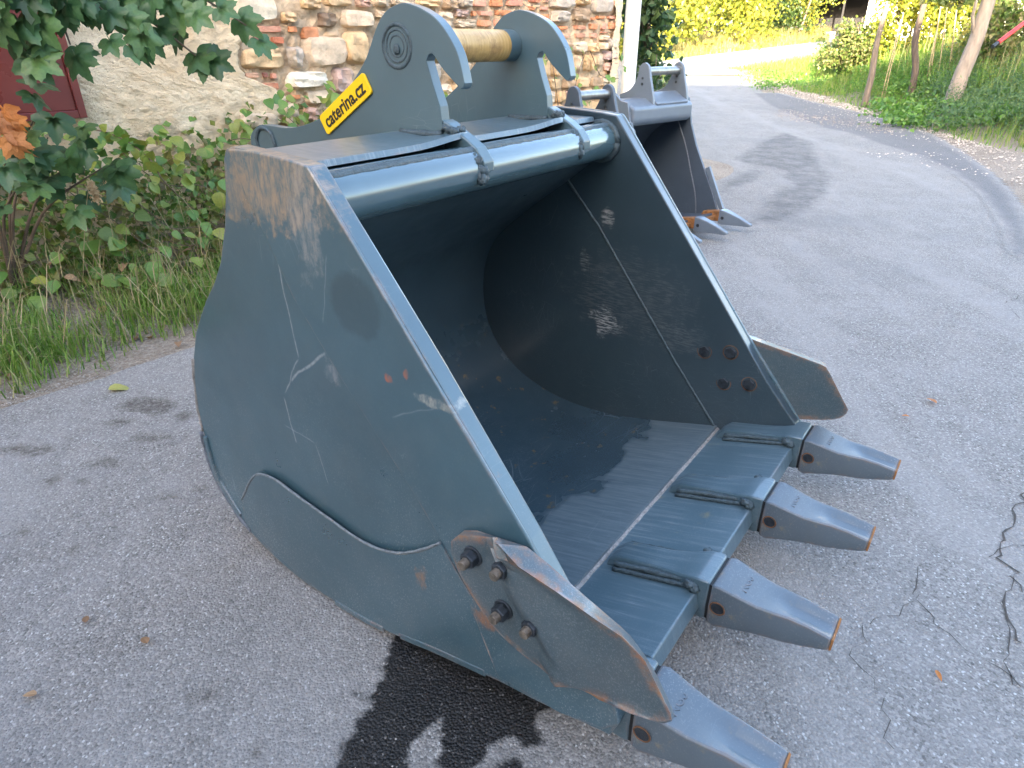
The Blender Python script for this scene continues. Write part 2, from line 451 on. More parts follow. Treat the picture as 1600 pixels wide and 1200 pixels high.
# ------------------------------------------------------------------ ground and road
def groundmat():
    t = NT('dry_soil_and_gravel'); p = t.pos()
    n = t.noise(p, 1.2, 6, .65); g = t.noise(p, 55, 6, .75); v = t.vor(p, 45)
    c = t.mix(t.ramp(n, .35, .65), (.16, .12, .085), (.27, .22, .17))
    c = t.mix(t.ramp(g, .45, .7), c, (.40, .35, .29))
    c = t.mix(t.ramp(t.noise(p, 120, 3, .6), .6, .68), c, (.07, .055, .04))
    return t.fin(c, .95, 0, t.math('ADD', g, v.outputs['Distance']), .8, .02)
def asphaltmat(name, lite=(.262, .246, .226), dark=(.120, .113, .106), overlay=None, amp=.05, soft=.01):
    t = NT(name); p = t.pos()
    big = t.noise(p, .55, 7, .65); mid = t.noise(p, 3.5, 6, .65)
    g1 = t.noise(p, 190, 5, .75); v = t.vor(p, 150); v2 = t.vor(t.map(p, (1.1, .9, 1)), 210)
    c = t.mix(t.ramp(g1, .36, .64), dark, lite)
    cr = t.n('SeparateColor'); t.lk(v.outputs['Color'], cr.inputs[0])
    c = t.mix(t.math('MULTIPLY', t.ramp(cr.outputs[0], .55, .95), .55), c, tuple(q * 1.5 for q in lite))
    c = t.mix(t.math('MULTIPLY', t.ramp(cr.outputs[1], .8, .98), .6), c, tuple(q * .45 for q in dark))
    cr2 = t.n('SeparateColor'); t.lk(v2.outputs['Color'], cr2.inputs[0])
    chip = t.ramp(cr2.outputs[2], .965, .985)
    c = t.mix(chip, c, (.44, .43, .41))
    c = t.mix(t.math('MULTIPLY', t.ramp(mid, .42, .7), .45), c, (.29, .275, .262))
    c = t.mix(t.math('MULTIPLY', t.ramp(big, .52, .72), .5), c, (.12, .12, .124))
    lane = t.noise(t.map(p, (1.5, .16, 1), rot=(0, 0, -.35)), 1.3, 6, .65)
    c = t.mix(t.math('MULTIPLY', t.ramp(lane, .50, .68), .45), c, (.30, .285, .268))
    c = t.mix(t.math('MULTIPLY', t.ramp(t.noise(p, 1.4, 6, .7), .60, .74), .35), c, (.28, .245, .21))
    rs = t.ramp(t.noise(p, 11, 3, .5), .76, .80)
    c = t.mix(t.math('MULTIPLY', rs, .5), c, (.30, .17, .09))
    h = t.math('ADD', t.math('MULTIPLY', g1, .7), t.math('MULTIPLY', v.outputs['Distance'], -1.3))
    ro = .86; sp = .3
    if overlay:
        at_ = t.n('Attribute'); at_.attribute_name = 'sd'
        nz_ = t.math('ADD', t.math('MULTIPLY', t.math('SUBTRACT', t.noise(p, 14, 7, .7), .5), amp * 2), t.math('MULTIPLY', t.math('SUBTRACT', g1, .5), amp * .5))
        m = t.ramp(t.math('ADD', at_.outputs['Fac'], nz_), -soft, soft)
        if overlay == 'wet':
            wc = t.mix(t.ramp(g1, .40, .66), (.006, .006, .006), (.030, .029, .028))
            wc = t.mix(t.math('MULTIPLY', chip, .7), wc, (.17, .16, .15))
            wc = t.mix(t.math('MULTIPLY', t.ramp(mid, .45, .7), .5), wc, (.035, .031, .028))
            c = t.mix(m, c, wc)
            ro = t.math('SUBTRACT', .86, t.math('MULTIPLY', m, t.ramp(g1, .3, .7, .30, .62)))
        elif overlay == 'patch':
            c = t.mix(t.math('MULTIPLY', m, .62), c, t.mix(t.ramp(g1, .4, .6), (.055, .055, .060), (.135, .134, .140)))
        elif overlay == 'tar':
            c = t.mix(t.math('MULTIPLY', m, t.ramp(t.noise(p, 5, 6, .7), .32, .62, .15, .75)), c, t.mix(t.ramp(g1, .4, .6), (.045, .042, .043), (.12, .115, .115)))
        elif overlay == 'oil':
            c = t.mix(t.math('MULTIPLY', m, t.ramp(t.noise(p, 40, 5, .7), .35, .6, .2, .85)), c, t.mix(t.ramp(g1, .4, .6), (.028, .023, .018), (.11, .09, .07)))
    return t.fin(c, ro, 0, h, .6, .006, **{'Specular IOR Level': .3})
M['ground'] = groundmat()
M['asphalt'] = asphaltmat('worn_grey_asphalt')
M['patch'] = asphaltmat('newer_dark_asphalt', overlay='patch', amp=.10, soft=.05)
M['tar'] = asphaltmat('faded_tar_stain', overlay='tar', amp=.22, soft=.06)
M['pale_road'] = asphaltmat('pale_crossroad', (.40, .37, .33), (.26, .24, .22))  # same asphalt mix in paler tones
M['wet'] = asphaltmat('wet_asphalt', overlay='wet', amp=.038, soft=.007)
M['oil'] = asphaltmat('oily_dirt', overlay='oil', amp=.030, soft=.022)
M['crack'] = simple('crack_dirt', (.06, .052, .045), .95, 0, .4, 60, .6)

def sheet(name, xs, ys, zf, mat, kind='structure', label=None):
    X, Y = np.meshgrid(xs, ys)
    vs = [(float(x), float(y), zf(float(x), float(y))) for x, y in zip(X.ravel(), Y.ravel())]
    nx = len(xs); fs = []
    for j in range(len(ys) - 1):
        for i in range(nx - 1):
            a = j * nx + i; fs.append((a, a + 1, a + nx + 1, a + nx))
    b = MB(); b.v = vs; b.f = fs
    o = b.build(name, mat, smooth=True, fixn=False)
    return tag(o, label, None, None, kind)
xs = np.concatenate([np.linspace(-400, -30, 10), np.linspace(-28, -6, 12), np.linspace(-5.5, 14, 118), np.linspace(15, 45, 24), np.linspace(55, 500, 10)])
ys = np.concatenate([np.linspace(-300, -14, 10), np.linspace(-12, -1, 12), np.linspace(-.8, 26, 150), np.linspace(27, 70, 44), np.linspace(80, 900, 14)])
sheet('ground', xs, ys, lambda x, y: ground_z(x, y) - .012, M['ground'])

def wobble(pts, amp, sub=4):
    """subdivide a closed outline and make it ragged"""
    out = []
    n = len(pts)
    for i in range(n):
        a, b = pts[i], pts[(i + 1) % n]
        L = (b - a).length
        for k in range(sub):
            q = a.lerp(b, k / sub)
            if k: q = q + Vector((random.gauss(0, 1), random.gauss(0, 1), 0)) * min(amp, L * .12)
            out.append(q)
    return out
def decal(name, pts, mat, lift, parent=None, amp=.02, sub=4, zf=None):
    """ragged sheet on the ground, triangulated and laid on the terrain"""
    pts = wobble([Vector((p.x, p.y, 0)) for p in pts], amp, sub)
    n = len(pts)
    vo, _, fo, *_ = delaunay_2d_cdt([Vector((p.x, p.y)) for p in pts], [(i, (i + 1) % n) for i in range(n)], [], 2, 1e-6)
    bm = bmesh.new()
    bv_ = [bm.verts.new((p.x, p.y, 0)) for p in vo]
    for f in fo:
        try: bm.faces.new([bv_[i] for i in f])
        except ValueError: pass
    bmesh.ops.triangulate(bm, faces=list(bm.faces))
    g = zf or (lambda x, y: road_base(y))
    for _ in range(2): bmesh.ops.subdivide_edges(bm, edges=[e for e in bm.edges if e.calc_length() > 1.5], cuts=1)
    bmesh.ops.triangulate(bm, faces=list(bm.faces))
    for v_ in bm.verts: v_.co.z = g(v_.co.x, v_.co.y) + lift
    bmesh.ops.recalc_face_normals(bm, faces=bm.faces)
    if sum(f.normal.z for f in bm.faces) < 0: bmesh.ops.reverse_faces(bm, faces=bm.faces)
    me = bpy.data.meshes.new(name); bm.to_mesh(me); bm.free(); me.materials.append(mat)
    return link_mesh(name, me, parent)

def overlay_sheet(name, pts, mat, lift, res, margin, parent=None):
    """fine sheet of the same asphalt carrying the signed distance to an outline, so that its stain fades out in the grain"""
    P = np.array([(p.x, p.y) for p in pts]); lo, hi = P.min(0) - margin, P.max(0) + margin
    X, Y = np.meshgrid(np.arange(lo[0], hi[0] + res, res), np.arange(lo[1], hi[1] + res, res))
    q = np.stack([X.ravel(), Y.ravel()], 1); d = np.full(len(q), 1e9); ins = np.zeros(len(q), bool)
    for i in range(len(P)):
        a, c = P[i], P[(i + 1) % len(P)]; e = c - a
        tt = np.clip(((q - a) @ e) / max(1e-12, e @ e), 0, 1)[:, None]
        d = np.minimum(d, np.linalg.norm(q - a - tt * e, axis=1))
        cond = (a[1] > q[:, 1]) != (c[1] > q[:, 1])
        ins ^= cond & (q[:, 0] < e[0] * (q[:, 1] - a[1]) / (e[1] if abs(e[1]) > 1e-12 else 1e-12) + a[0])
    sd_ = np.where(ins, d, -d); keep = sd_ > -margin
    nx = X.shape[1]; idx = -np.ones(len(q), int); idx[keep] = np.arange(keep.sum())
    vs = [(x, y, road_base(y) + lift) for x, y in q[keep].tolist()]
    a = (np.arange(X.shape[0] - 1)[:, None] * nx + np.arange(nx - 1)[None]).ravel()
    F = idx[np.stack([a, a + 1, a + nx + 1, a + nx], 1)]; F = F[(F >= 0).all(1)]
    me = bpy.data.meshes.new(name); me.from_pydata(vs, [], F.tolist())
    at_ = me.attributes.new('sd', 'FLOAT', 'POINT'); at_.data.foreach_set('value', sd_[keep].astype(np.float32))
    me.polygons.foreach_set('use_smooth', [True] * len(me.polygons)); me.materials.append(mat)
    return link_mesh(name, me, parent)

# road strip between a left and a right edge, by distance along it
left_px = [(0, 640), (60, 618), (130, 596), (200, 576), (310, 540)]
LE = [at(u, v, base_g) for u, v in left_px]
d0 = (LE[-1] - LE[0]).normalized()
LE = [LE[0] - d0 * 9, LE[0] - d0 * 4, LE[0] - d0 * 1.5] + LE
for u, v in [(1085, 237), (1076, 205), (1066, 170), (1055, 140), (1046, 118)]: LE.append(at(u, v, base_g))
right_px = [(1600, 400), (1592, 360), (1575, 325), (1535, 285), (1480, 250), (1440, 231), (1400, 219), (1330, 202), (1260, 178), (1200, 150), (1160, 120)]
RE = [at(u, v, base_g) for u, v in right_px]
RE = [RE[0] + Vector((5.5, -12, 0)), RE[0] + Vector((2.0, -5, 0)), RE[0] + Vector((.5, -1.2, 0))] + RE
def along(P, t):
    L = [0]
    for a, b in zip(P, P[1:]): L.append(L[-1] + (b - a).length)
    s = t * L[-1]
    for i in range(len(P) - 1):
        if s <= L[i + 1] + 1e-9:
            return P[i].lerp(P[i + 1], (s - L[i]) / max(1e-9, L[i + 1] - L[i]))
    return P[-1]
nu, nv = 200, 24
b = MB()
for i in range(nu + 1):
    t = i / nu
    l, r_ = along(LE, t), along(RE, t)
    for j in range(nv + 1):
        q = l.lerp(r_, j / nv)
        if j in (0, nv): q = q + (r_ - l).normalized() * random.gauss(0, .018)
        b.v.append((q.x, q.y, road_base(q.y)))
for i in range(nu):
    for j in range(nv):
        a = i * (nv + 1) + j; b.f.append((a, a + 1, a + nv + 2, a + nv + 1))
road = tag(b.build('road', M['asphalt'], smooth=True), kind='structure')
far = [(985, 118), (1046, 118), (1100, 117), (1162, 118), (1200, 104), (1250, 92), (1292, 86), (1330, 78), (1330, 64), (1290, 64), (1240, 70), (1180, 77), (1110, 85), (1050, 93), (1000, 101)]
fr = decal('crossroad', [at(u, v, base_g) for u, v in far], M['pale_road'], .005, None, .04, 6)
tag(fr, kind='structure')
# darker patch strip by the right edge
pp = [(1180, 146), (1215, 146), (1260, 158), (1330, 174), (1400, 192), (1450, 210), (1500, 240), (1540, 270), (1575, 305), (1596, 345), (1608, 400), (1590, 398), (1575, 350), (1540, 302), (1490, 266), (1440, 243), (1380, 226), (1330, 208), (1290, 200), (1240, 180), (1205, 165)]
overlay_sheet('asphalt_patch', [at(u, v, base_g) for u, v in pp], M['patch'], .0022, .06, .12, road)
for px in [[(1150, 250), (1185, 225), (1225, 208), (1262, 220), (1275, 250), (1292, 275), (1290, 300), (1262, 325), (1220, 345), (1165, 352), (1195, 320), (1215, 300), (1240, 290), (1222, 268), (1190, 262)],
           [(1120, 305), (1160, 290), (1200, 268), (1180, 262), (1140, 280)]]:
    overlay_sheet('faded_tar_stain', [at(u, v, base_g) for u, v in px], M['tar'], .0012, .06, .25, road)
wet_px = [(617, 990), (605, 1009), (612, 1025), (598, 1039), (596, 1060), (583, 1080), (551, 1080), (564, 1095), (582, 1101), (560, 1121), (548, 1150), (535, 1168), (526, 1191), (505, 1250),
          (625, 1250), (637, 1200), (643, 1164), (660, 1152), (668, 1138), (692, 1124), (684, 1150), (692, 1172), (680, 1192), (698, 1212), (720, 1204), (754, 1188), (771, 1165), (797, 1150), (824, 1166), (838, 1166), (856, 1159), (835, 1139), (834, 1115), (868, 1112), (900, 1080), (880, 1000), (800, 930), (700, 930), (630, 950)]
tag(overlay_sheet('wet_patch', [at(u, v, base_g) for u, v in wet_px], M['wet'], .0012, .012, .03), kind='structure')
tag(overlay_sheet('wet_patch', [at(u, v, base_g) for u, v in [(768, 1203), (785, 1192), (812, 1188), (830, 1205), (800, 1225)]], M['wet'], .0026, .012, .02), kind='structure')
for (u, v), (ru, rv) in [((95, 688), (11, 4)), ((80, 752), (17, 9)), ((128, 752), (11, 5)), ((258, 777), (12, 6)), ((290, 650), (20, 9)), ((38, 832), (8, 6)), ((115, 858), (12, 6)), ((40, 703), (42, 12)),
                         ((225, 636), (50, 15)), ((185, 660), (24, 8)), ((318, 1088), (24, 8)), ((398, 1175), (9, 11)), ((160, 725), (30, 8)), ((232, 685), (30, 7)), ((312, 765), (8, 4))]:
    c = at(u, v, base_g); pts = []
    for k in range(12):
        a = 2 * math.pi * k / 12; q = random.uniform(.5, 1.1)
        pts.append(at(u + ru * q * math.cos(a) + ru * .5 * math.sin(a) * -.6, v + rv * q * math.sin(a), base_g))
    oil_k = globals().get('oil_k', 0) + 1; overlay_sheet('oil_stain', pts, M['oil'], .0003 + .00006 * oil_k, .012, .06, road)
def crack(px, w, br=0):
    b = MB()
    P = [at(u, v, base_g) for u, v in px]
    pts = []
    for a, c in zip(P, P[1:]):
        n = max(3, int((c - a).length / .03))
        for k in range(n):
            q = a.lerp(c, k / n); pts.append(q + Vector((random.gauss(0, .008), random.gauss(0, .008), 0)))
    for i, q in enumerate(pts):
        d = (pts[min(i + 1, len(pts) - 1)] - pts[max(0, i - 1)]); s = Vector((-d.y, d.x, 0)).normalized()
        ww = w * .33 * random.uniform(.1, 1.2)
        for e in (-1, 1):
            x = q + s * ww * e; b.v.append((x.x, x.y, road_base(x.y) + .0035))
    for i in range(len(pts) - 1): b.f.append((2 * i, 2 * i + 1, 2 * i + 3, 2 * i + 2))
    b.build('crack', M['crack'], road)
for px, w in [([(1440, 870), (1432, 905), (1428, 945)], .006), ([(1432, 930), (1455, 968), (1500, 1010), (1560, 1045), (1600, 1075)], .005), ([(1600, 770), (1575, 820), (1560, 870), (1585, 900), (1565, 950), (1590, 1000), (1600, 1010)], .010),
              ([(1560, 945), (1580, 985), (1575, 1040), (1590, 1100)], .007), ([(1600, 930), (1570, 885)], .006), ([(1350, 980), (1338, 1030), (1370, 1080), (1390, 1130), (1395, 1200)], .003), ([(1428, 945), (1380, 965), (1352, 985)], .003),
              ([(1320, 548), (1360, 556), (1430, 560)], .006), ([(1440, 545), (1450, 552)], .008), ([(1210, 350), (1250, 320), (1290, 300)], .004), ([(1600, 460), (1570, 475), (1595, 500)], .005), ([(1595, 850), (1560, 862), (1540, 880)], .004)]:
    crack(px, w)

# ------------------------------------------------------------------ the bucket
BK_YAW = 0.9358885
BK_O = Vector((-0.47211 * K, 1.21753 * K, 0))
bucket = empty('excavator_bucket', BK_O, BK_YAW, 'large dark slate digging bucket with four teeth lying open on the road in the foreground', 'bucket')
BC = lambda x, f, z: (x * K, -f * K, z * K)
W = 1.2; TH = .038
def tap(x, z):
    d = .035 * min(1.1, max(0, (z - .19) / .855)); return .6 + (x - .6) * (1 - 2 * d / W)
OUT = [(.13, 1.047), (.08, 1.052), (-.02, 1.058), (-.09, 1.062), (-.116, 1.055), (-.129, 1.036), (-.14, .975), (-.165, .90), (-.202, .822), (-.24, .77), (-.291, .716), (-.335, .66), (-.364, .62), (-.40, .545), (-.42, .465), (-.428, .39), (-.425, .33), (-.42, .265), (-.405, .195),
       (-.37, .145), (-.326, .098), (-.264, .06), (-.16, .026), (-.038, .010), (.08, .010), (.196, .022), (.30, .046), (.381, .068), (.556, .105), (.649, .118), (.80, .15), (.80, .195)]
FRONT = [(.80, .195), (.785, .215), (.586, .455), (.13, 1.047)]
POLY = OUT + [(.785, .218), (.68, .335), (.40, .70)]
POLY_L = OUT[:-1] + [(.815, .195), (.80, .24), (.71, .365), (.614, .49), (.40, .745)]
for s in (0, 1):
    b = MB(BC)
    x0, x1 = (0, TH) if s == 0 else (W - TH, W)
    b.prism(POLY_L if s == 0 else POLY, x0, x1, tap)
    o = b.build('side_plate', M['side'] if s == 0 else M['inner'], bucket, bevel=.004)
    if s == 0: o['label'] = 'scuffed near side plate'
# thicker front bar on the outside of both plates, its back edge is the soft crease
CRE = [(-.100, 1.0575), (-.062, .975), (-.015, .898), (.046, .796), (.16, .666), (.253, .57), (.345, .476), (.42, .389), (.475, .30), (.52, .20), (.555, .125)]
BART = [(.1335, 1.0475), (.125, 1.0495), (.08, 1.0540), (-.02, 1.0600)]
for s in (0, 1):
    b = MB(BC)
    b.prism(CRE + [(.70, .135), (.79, .165)] + ([(.8175, .20), (.8035, .242), (.6175, .492)] if s == 0 else [(.803, .20), (.5895, .4575)]) + BART, *((-.0065, .002) if s == 0 else (W - .002, W + .011)), tap)
    b.build('side_bar', M['side'], bucket, bevel=.0065, seg=4)
# shell
ARC = [(.05, .925), (-.04, .855), (-.163, .769), (-.298, .663), (-.36, .592), (-.395, .515), (-.410, .44), (-.412, .36), (-.40, .285), (-.37, .215), (-.315, .150), (-.25, .100), (-.177, .065), (-.10, .042), (-.03, .030), (.05, .026), (.136, .029), (.21, .038), (.288, .054), (.427, .088), (.557, .122)]
def smooth_line(P, n=4):
    out = []
    for i in range(len(P) - 1):
        p0, p1, p2, p3 = P[max(0, i - 1)], P[i], P[i + 1], P[min(len(P) - 1, i + 2)]
        for k in range(n):
            t = k / n
            out.append(tuple(.5 * (2 * p1[a] + (p2[a] - p0[a]) * t + (2 * p0[a] - 5 * p1[a] + 4 * p2[a] - p3[a]) * t * t + (3 * p1[a] - p0[a] - 3 * p2[a] + p3[a]) * t ** 3) for a in range(len(p1))))
    out.append(P[-1]); return out
SA = smooth_line(ARC, 3)
def offs(P, d):
    out = []
    for i, p in enumerate(P):
        a, c = P[max(0, i - 1)], P[min(len(P) - 1, i + 1)]
        tx, tz = c[0] - a[0], c[1] - a[1]; L = math.hypot(tx, tz) or 1
        out.append((p[0] + tz / L * d, p[1] - tx / L * d))
    return out
b = MB(BC)
b.prism(SA + offs(SA, -.014)[::-1], TH - .001, W - TH + .001, tap)
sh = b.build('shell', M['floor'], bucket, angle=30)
b = MB(BC)
b.prism([(-.10, 1.03), (-.128, 1.02), (-.158, .90), (-.20, .818), (-.285, .71), (-.275, .70), (-.19, .81), (-.145, .895), (-.115, 1.015)], TH, W - TH, tap)
b.build('back_plate', M['paint'], bucket)
def bead(pts, r, mat, name='weld_seam', parent=bucket, step=.012, conv=BC, n=7, wob=.16):
    P = [Vector(p) for p in pts]; out = []
    for a, c in zip(P, P[1:]):
        m = max(1, int((c - a).length / step))
        out += [a.lerp(c, k / m) for k in range(m)]
    out.append(P[-1])
    b = MB(conv)
    b.tube([tuple(q) for q in out], r, n, wob)
    return b.build(name, mat, parent, smooth=True)
def onx(P, x): return [(tap(x, z), f, z) for f, z in P]
bead(onx(SA[3:], W - TH - .001), .006, M['weld'])
bead(onx(SA[3:], TH + .001), .006, M['weld'])
bead(onx([(-.04, .857), (.086, .719), (.242, .515), (.399, .309), (.551, .124)], W - TH), .0055, M['weld'], 'plate_seam')
bead(onx([(-.04, .857), (.086, .719), (.242, .515), (.399, .309), (.551, .124)], TH), .0055, M['weld'], 'plate_seam')
bead([(TH, -.235, .715), (W - TH, -.235, .715)], .006, M['chalk_weld'], 'shell_seam')
# lip plate and its seam
LIP = [(.557, .124), (.80, .192), (.812, .150), (.566, .082)]
b = MB(BC); b.prism(LIP, TH, W - TH)
b.build('lip_plate', M['lip'], bucket, bevel=.004)
bead([(TH, .557, .122), (W - TH, .557, .122)], .008, M['pale_weld'], 'lip_seam')
b = MB(BC); b.prism([(.52, .078), (.80, .140), (.79, .118), (.52, .060)], TH, W - TH); b.build('under_blade', M['rust'], bucket)
# torsion tube and top plate
b = MB(BC); b.cyl((TH, .085, .974), (W - TH, .085, .974), .052, 48)
b.v = [(BC(tap(v[0] / K, v[2] / K), 0, 0)[0], v[1], v[2]) for v in b.v]
b.build('torsion_tube', M['tube'], bucket, angle=40)
def toppl():
    b = MB(BC); n = 60
    xs_ = [TH + .008 + (W - 2 * TH - .016) * i / n for i in range(n + 1)]
    rows = []
    for x in xs_:
        # the front edge lifts and runs forward into each ear tab
        k = max(math.exp(-((x - e_) / (.10 if x < e_ else .025)) ** 2) for e_ in (.5175, .9525))
        fe = .058 + .012 * k; zt = 1.040 + .014 * k
        rows.append([(x, -.118, 1.046), (x, -.03, 1.041), (x, fe, zt), (x, fe + .005, zt - .012), (x, -.118, 1.030)])
    for r_ in rows: b.v += [BC(tap(p[0], p[2]), p[1], p[2]) for p in r_]
    for i in range(n):
        for j in range(5):
            b.f.append((i * 5 + j, i * 5 + (j + 1) % 5, (i + 1) * 5 + (j + 1) % 5, (i + 1) * 5 + j))
    b.f.append((0, 1, 2, 3, 4)); b.f.append(tuple(n * 5 + j for j in (4, 3, 2, 1, 0)))
    return b.build('top_plate', M['lip'], bucket, angle=35)
toppl()
bead([(TH + .003, .103, 1.016), (W - TH - .003, .103, 1.016)], .0115, M['weld'], 'tube_weld', n=9, wob=.10)
def circ(c, r, n=20, a0=0, a1=2 * math.pi): return [(c[0] + r * math.cos(a0 + (a1 - a0) * i / n), c[1] + r * math.sin(a0 + (a1 - a0) * i / n)) for i in range(n + 1)]
b = MB(BC); b.tube([(tap(W - TH - .004, z), f, z) for f, z in circ((.085, .974), .054)], .010, 7, .18); b.build('tube_end_weld', M['weld'], bucket, smooth=True)
b = MB(BC); b.tube([(tap(TH + .004, z), f, z) for f, z in circ((.085, .974), .054)], .010, 7, .18); b.build('tube_end_weld', M['weld'], bucket, smooth=True)
# ears
EAR_TOP = smooth_line([(-.745, .967), (-.738, .992), (-.712, 1.012), (-.672, 1.025), (-.57, 1.023), (-.49, 1.034), (-.412, 1.057), (-.35, 1.088), (-.3, 1.123), (-.255, 1.162), (-.219, 1.196), (-.195, 1.228), (-.177, 1.256), (-.155, 1.282), (-.13, 1.300), (-.10, 1.309), (-.075, 1.312), (-.041, 1.305), (-.018, 1.297), (.008, 1.285), (.031, 1.268), (.053, 1.244), (.072, 1.216), (.083, 1.185), (.090, 1.156)], 3)
EAR_REST = [(.087, 1.148), (.078, 1.143), (.029, 1.182), (.015, 1.197), (.006, 1.208), (-.002, 1.213), (-.012, 1.210), (-.019, 1.198), (-.003, 1.152), (.016, 1.106), (.019, 1.074), (.021, 1.02), (-.105, 1.02), (-.125, 1.01), (-.155, .90), (-.20, .815), (-.30, .70), (-.38, .655), (-.46, .70), (-.58, .84), (-.70, .915), (-.735, .938)]
EX = (.50, .935); ET = .028
ears = []
for x in EX:
    b = MB(BC); b.prism(EAR_TOP + EAR_REST, x, x + ET)
    e = b.build('ear_plate', M['ear'], bucket, bevel=.0018); ears.append(e)
    # weld-on tab over the front edge onto the tube
    b = MB(BC); b.prism([(.018, 1.078), (.034, 1.072), (.060, 1.056), (.088, 1.042), (.116, 1.024), (.138, .996), (.138, .975), (.122, .948), (.08, .96), (.02, 1.0)], x + .002, x + ET + .012)
    b.build('ear_tab', M['ear'], bucket, bevel=.004)
    b = MB(BC)
    for k in range(20):
        q = random.random() * .75; b.lump((x - .004 - .016 * random.random() + .016 * q, .098 + .036 * math.sin(2.2 * q) + random.gauss(0, .004), 1.018 - .078 * q), .011, .010, .013, .32, 6)
    for _ in range(9): b.lump((x + random.uniform(-.004, ET + .006), random.uniform(.022, .060), 1.060 + random.uniform(-.016, .004)), .011, .012, .009, .3, 6)
    b.build('tab_weld', M['weld'], bucket, smooth=True)['kind'] = 'stuff'
    for sd_ in (-.004, ET + .004):
        bead([(x + sd_, .02, 1.046), (x + sd_, -.11, 1.044)], .0085, M['weld'], 'ear_weld')
# hanger pin, its weld ring on the near ear, tail bosses
PC = (-.108, 1.227)
b = MB(BC); b.cyl((EX[0] + .02, *PC), (EX[1] - .045, *PC), .0385, 48); b.build('hanger_pin', M['pin'], bucket, angle=40)
b = MB(BC); b.cyl((EX[1] - .0455, *PC), (EX[1] + .02, *PC), .039, 48); b.build('pin_collar', M['ear'], bucket, angle=40)
b = MB(BC)
for rr, q in ((.044, .0055), (.033, .003), (.022, .0025)): b.ring((EX[0] + q * .45, *PC), 'x', rr, q, 64, 7, .012)
b.lump((EX[0] - .002, PC[0], PC[1] - .006), .004, .010, .012, .1, 6)
b.build('pin_weld', M['weld'], bucket, smooth=True)
b = MB(BC); b.ring((EX[0] - .001, -.668, .975), 'x', .042, .006, 40, 7, .04); b.ring((EX[1] + ET, -.668, .975), 'x', .042, .006, 40, 7, .04); b.build('tail_weld', M['weld'], bucket, smooth=True)
# name plate with its lettering
def signplate():
    A, B2 = Vector((-.392, 1.041)), Vector((-.213, 1.148))
    L = (B2 - A).length; ang = math.atan2(B2.y - A.y, B2.x - A.x)
    h = .026; pts = []
    for cx, cy, a0 in ((L / 2 + .004 - .009, h - .009, 0), (-L / 2 - .004 + .009, h - .009, 90), (-L / 2 - .004 + .009, -h + .009, 180), (L / 2 + .004 - .009, -h + .009, 270)):
        for k in range(5):
            a = R(a0 + k * 22.5); pts.append((cx + .009 * math.cos(a), cy + .009 * math.sin(a)))
    c = (A + B2) / 2
    rot = [(c.x + px_ * math.cos(ang) - py_ * math.sin(ang), c.y + px_ * math.sin(ang) + py_ * math.cos(ang)) for px_, py_ in pts]
    b = MB(BC); b.prism(rot, EX[0] - .006, EX[0] - .0005)
    sg = b.build('name_plate', M['yellow'], bucket, bevel=.0015)
    cu = bpy.data.curves.new('lettering', 'FONT'); cu.body = 'caterina.cz'; cu.size = 1; cu.align_x = 'CENTER'; cu.align_y = 'CENTER'; cu.offset = .022; cu.extrude = .012; cu.space_character = 1.0
    tmp = bpy.data.objects.new('lettering', cu); COL.objects.link(tmp)
    bpy.context.view_layer.update()
    me = bpy.data.meshes.new_from_object(tmp.evaluated_get(bpy.context.evaluated_depsgraph_get()))
    bpy.data.objects.remove(tmp)
    xs_ = [v.co.x for v in me.vertices]; ys_ = [v.co.y for v in me.vertices]
    w_, mx = max(xs_) - min(xs_), (max(xs_) + min(xs_)) / 2
    hh = max(ys_) - min(ys_); my = (max(ys_) + min(ys_)) / 2
    sx_ = (L * .88) / w_; sy_ = .031 / hh
    for v in me.vertices:
        px_, py_, pz_ = (v.co.x - mx) * sx_, (v.co.y - my) * sy_, v.co.z
        f = c.x + px_ * math.cos(ang) - py_ * math.sin(ang); z = c.y + px_ * math.sin(ang) + py_ * math.cos(ang)
        v.co = BC(EX[0] - .0062 - (pz_ + .012) * .03, f, z)
    me.materials.append(M['ink'])
    link_mesh('lettering', me, sg)
signplate()
# curved wear plate and its weld on the lower side
CURVE = smooth_line([(-.29, .175), (-.259, .217), (-.225, .262), (-.185, .298), (-.138, .312), (-.09, .311), (-.043, .303), (.09, .286), (.150, .278), (.212, .278), (.291, .300), (.367, .349), (.419, .393)], 3)
for s in (0, 1):
    xx = -.002 if s == 0 else W + .002
    low = [(.50, .29), (.545, .20), (.58, .116), (.38, .074), (.29, .05), (.19, .028), (.08, .016), (-.038, .016), (-.155, .032), (-.255, .065), (-.30, .09)]
    b = MB(BC); b.prism(CURVE + low, *((-.0025, .001) if s == 0 else (W - .001, W + .0025))); b.build('wear_plate', M['side'], bucket)
    bead([(xx, f, z) for f, z in CURVE], .0030, M['chalk_weld'], 'wear_weld', wob=.3)
# heel shrouds: thick strips welded round the back and the bottom, standing proud of the side
def strip(P, t_in, t_out, x0, x1, name):
    b = MB(BC); b.prism(offs(P, -t_out) + offs(P, t_in)[::-1], x0, x1, tap); return b.build(name, M['side'], bucket, bevel=.003)
OS = smooth_line(OUT[16:29], 4)
strip(OS[1:10], .0, .018, -.006, W + .006, 'heel_strip')
strip(OS[9:17], .002, .022, -.004, W + .004, 'heel_strip')
strip(OS[19:29], .0, .014, -.003, W + .003, 'heel_strip')
strip(OS[31:38], .0, .016, -.006, W + .006, 'heel_strip')
strip(OS[39:48], .0, .018, -.004, W + .004, 'heel_strip')
bead([(-.001, f, z) for f, z in OS[:20]], .005, M['grey_weld'], 'heel_weld', wob=.35)
bead([(tap(.001, z), f, z) for f, z in smooth_line(OUT[13:17], 4)], .004, M['pale_weld'], 'heel_weld', wob=.4)
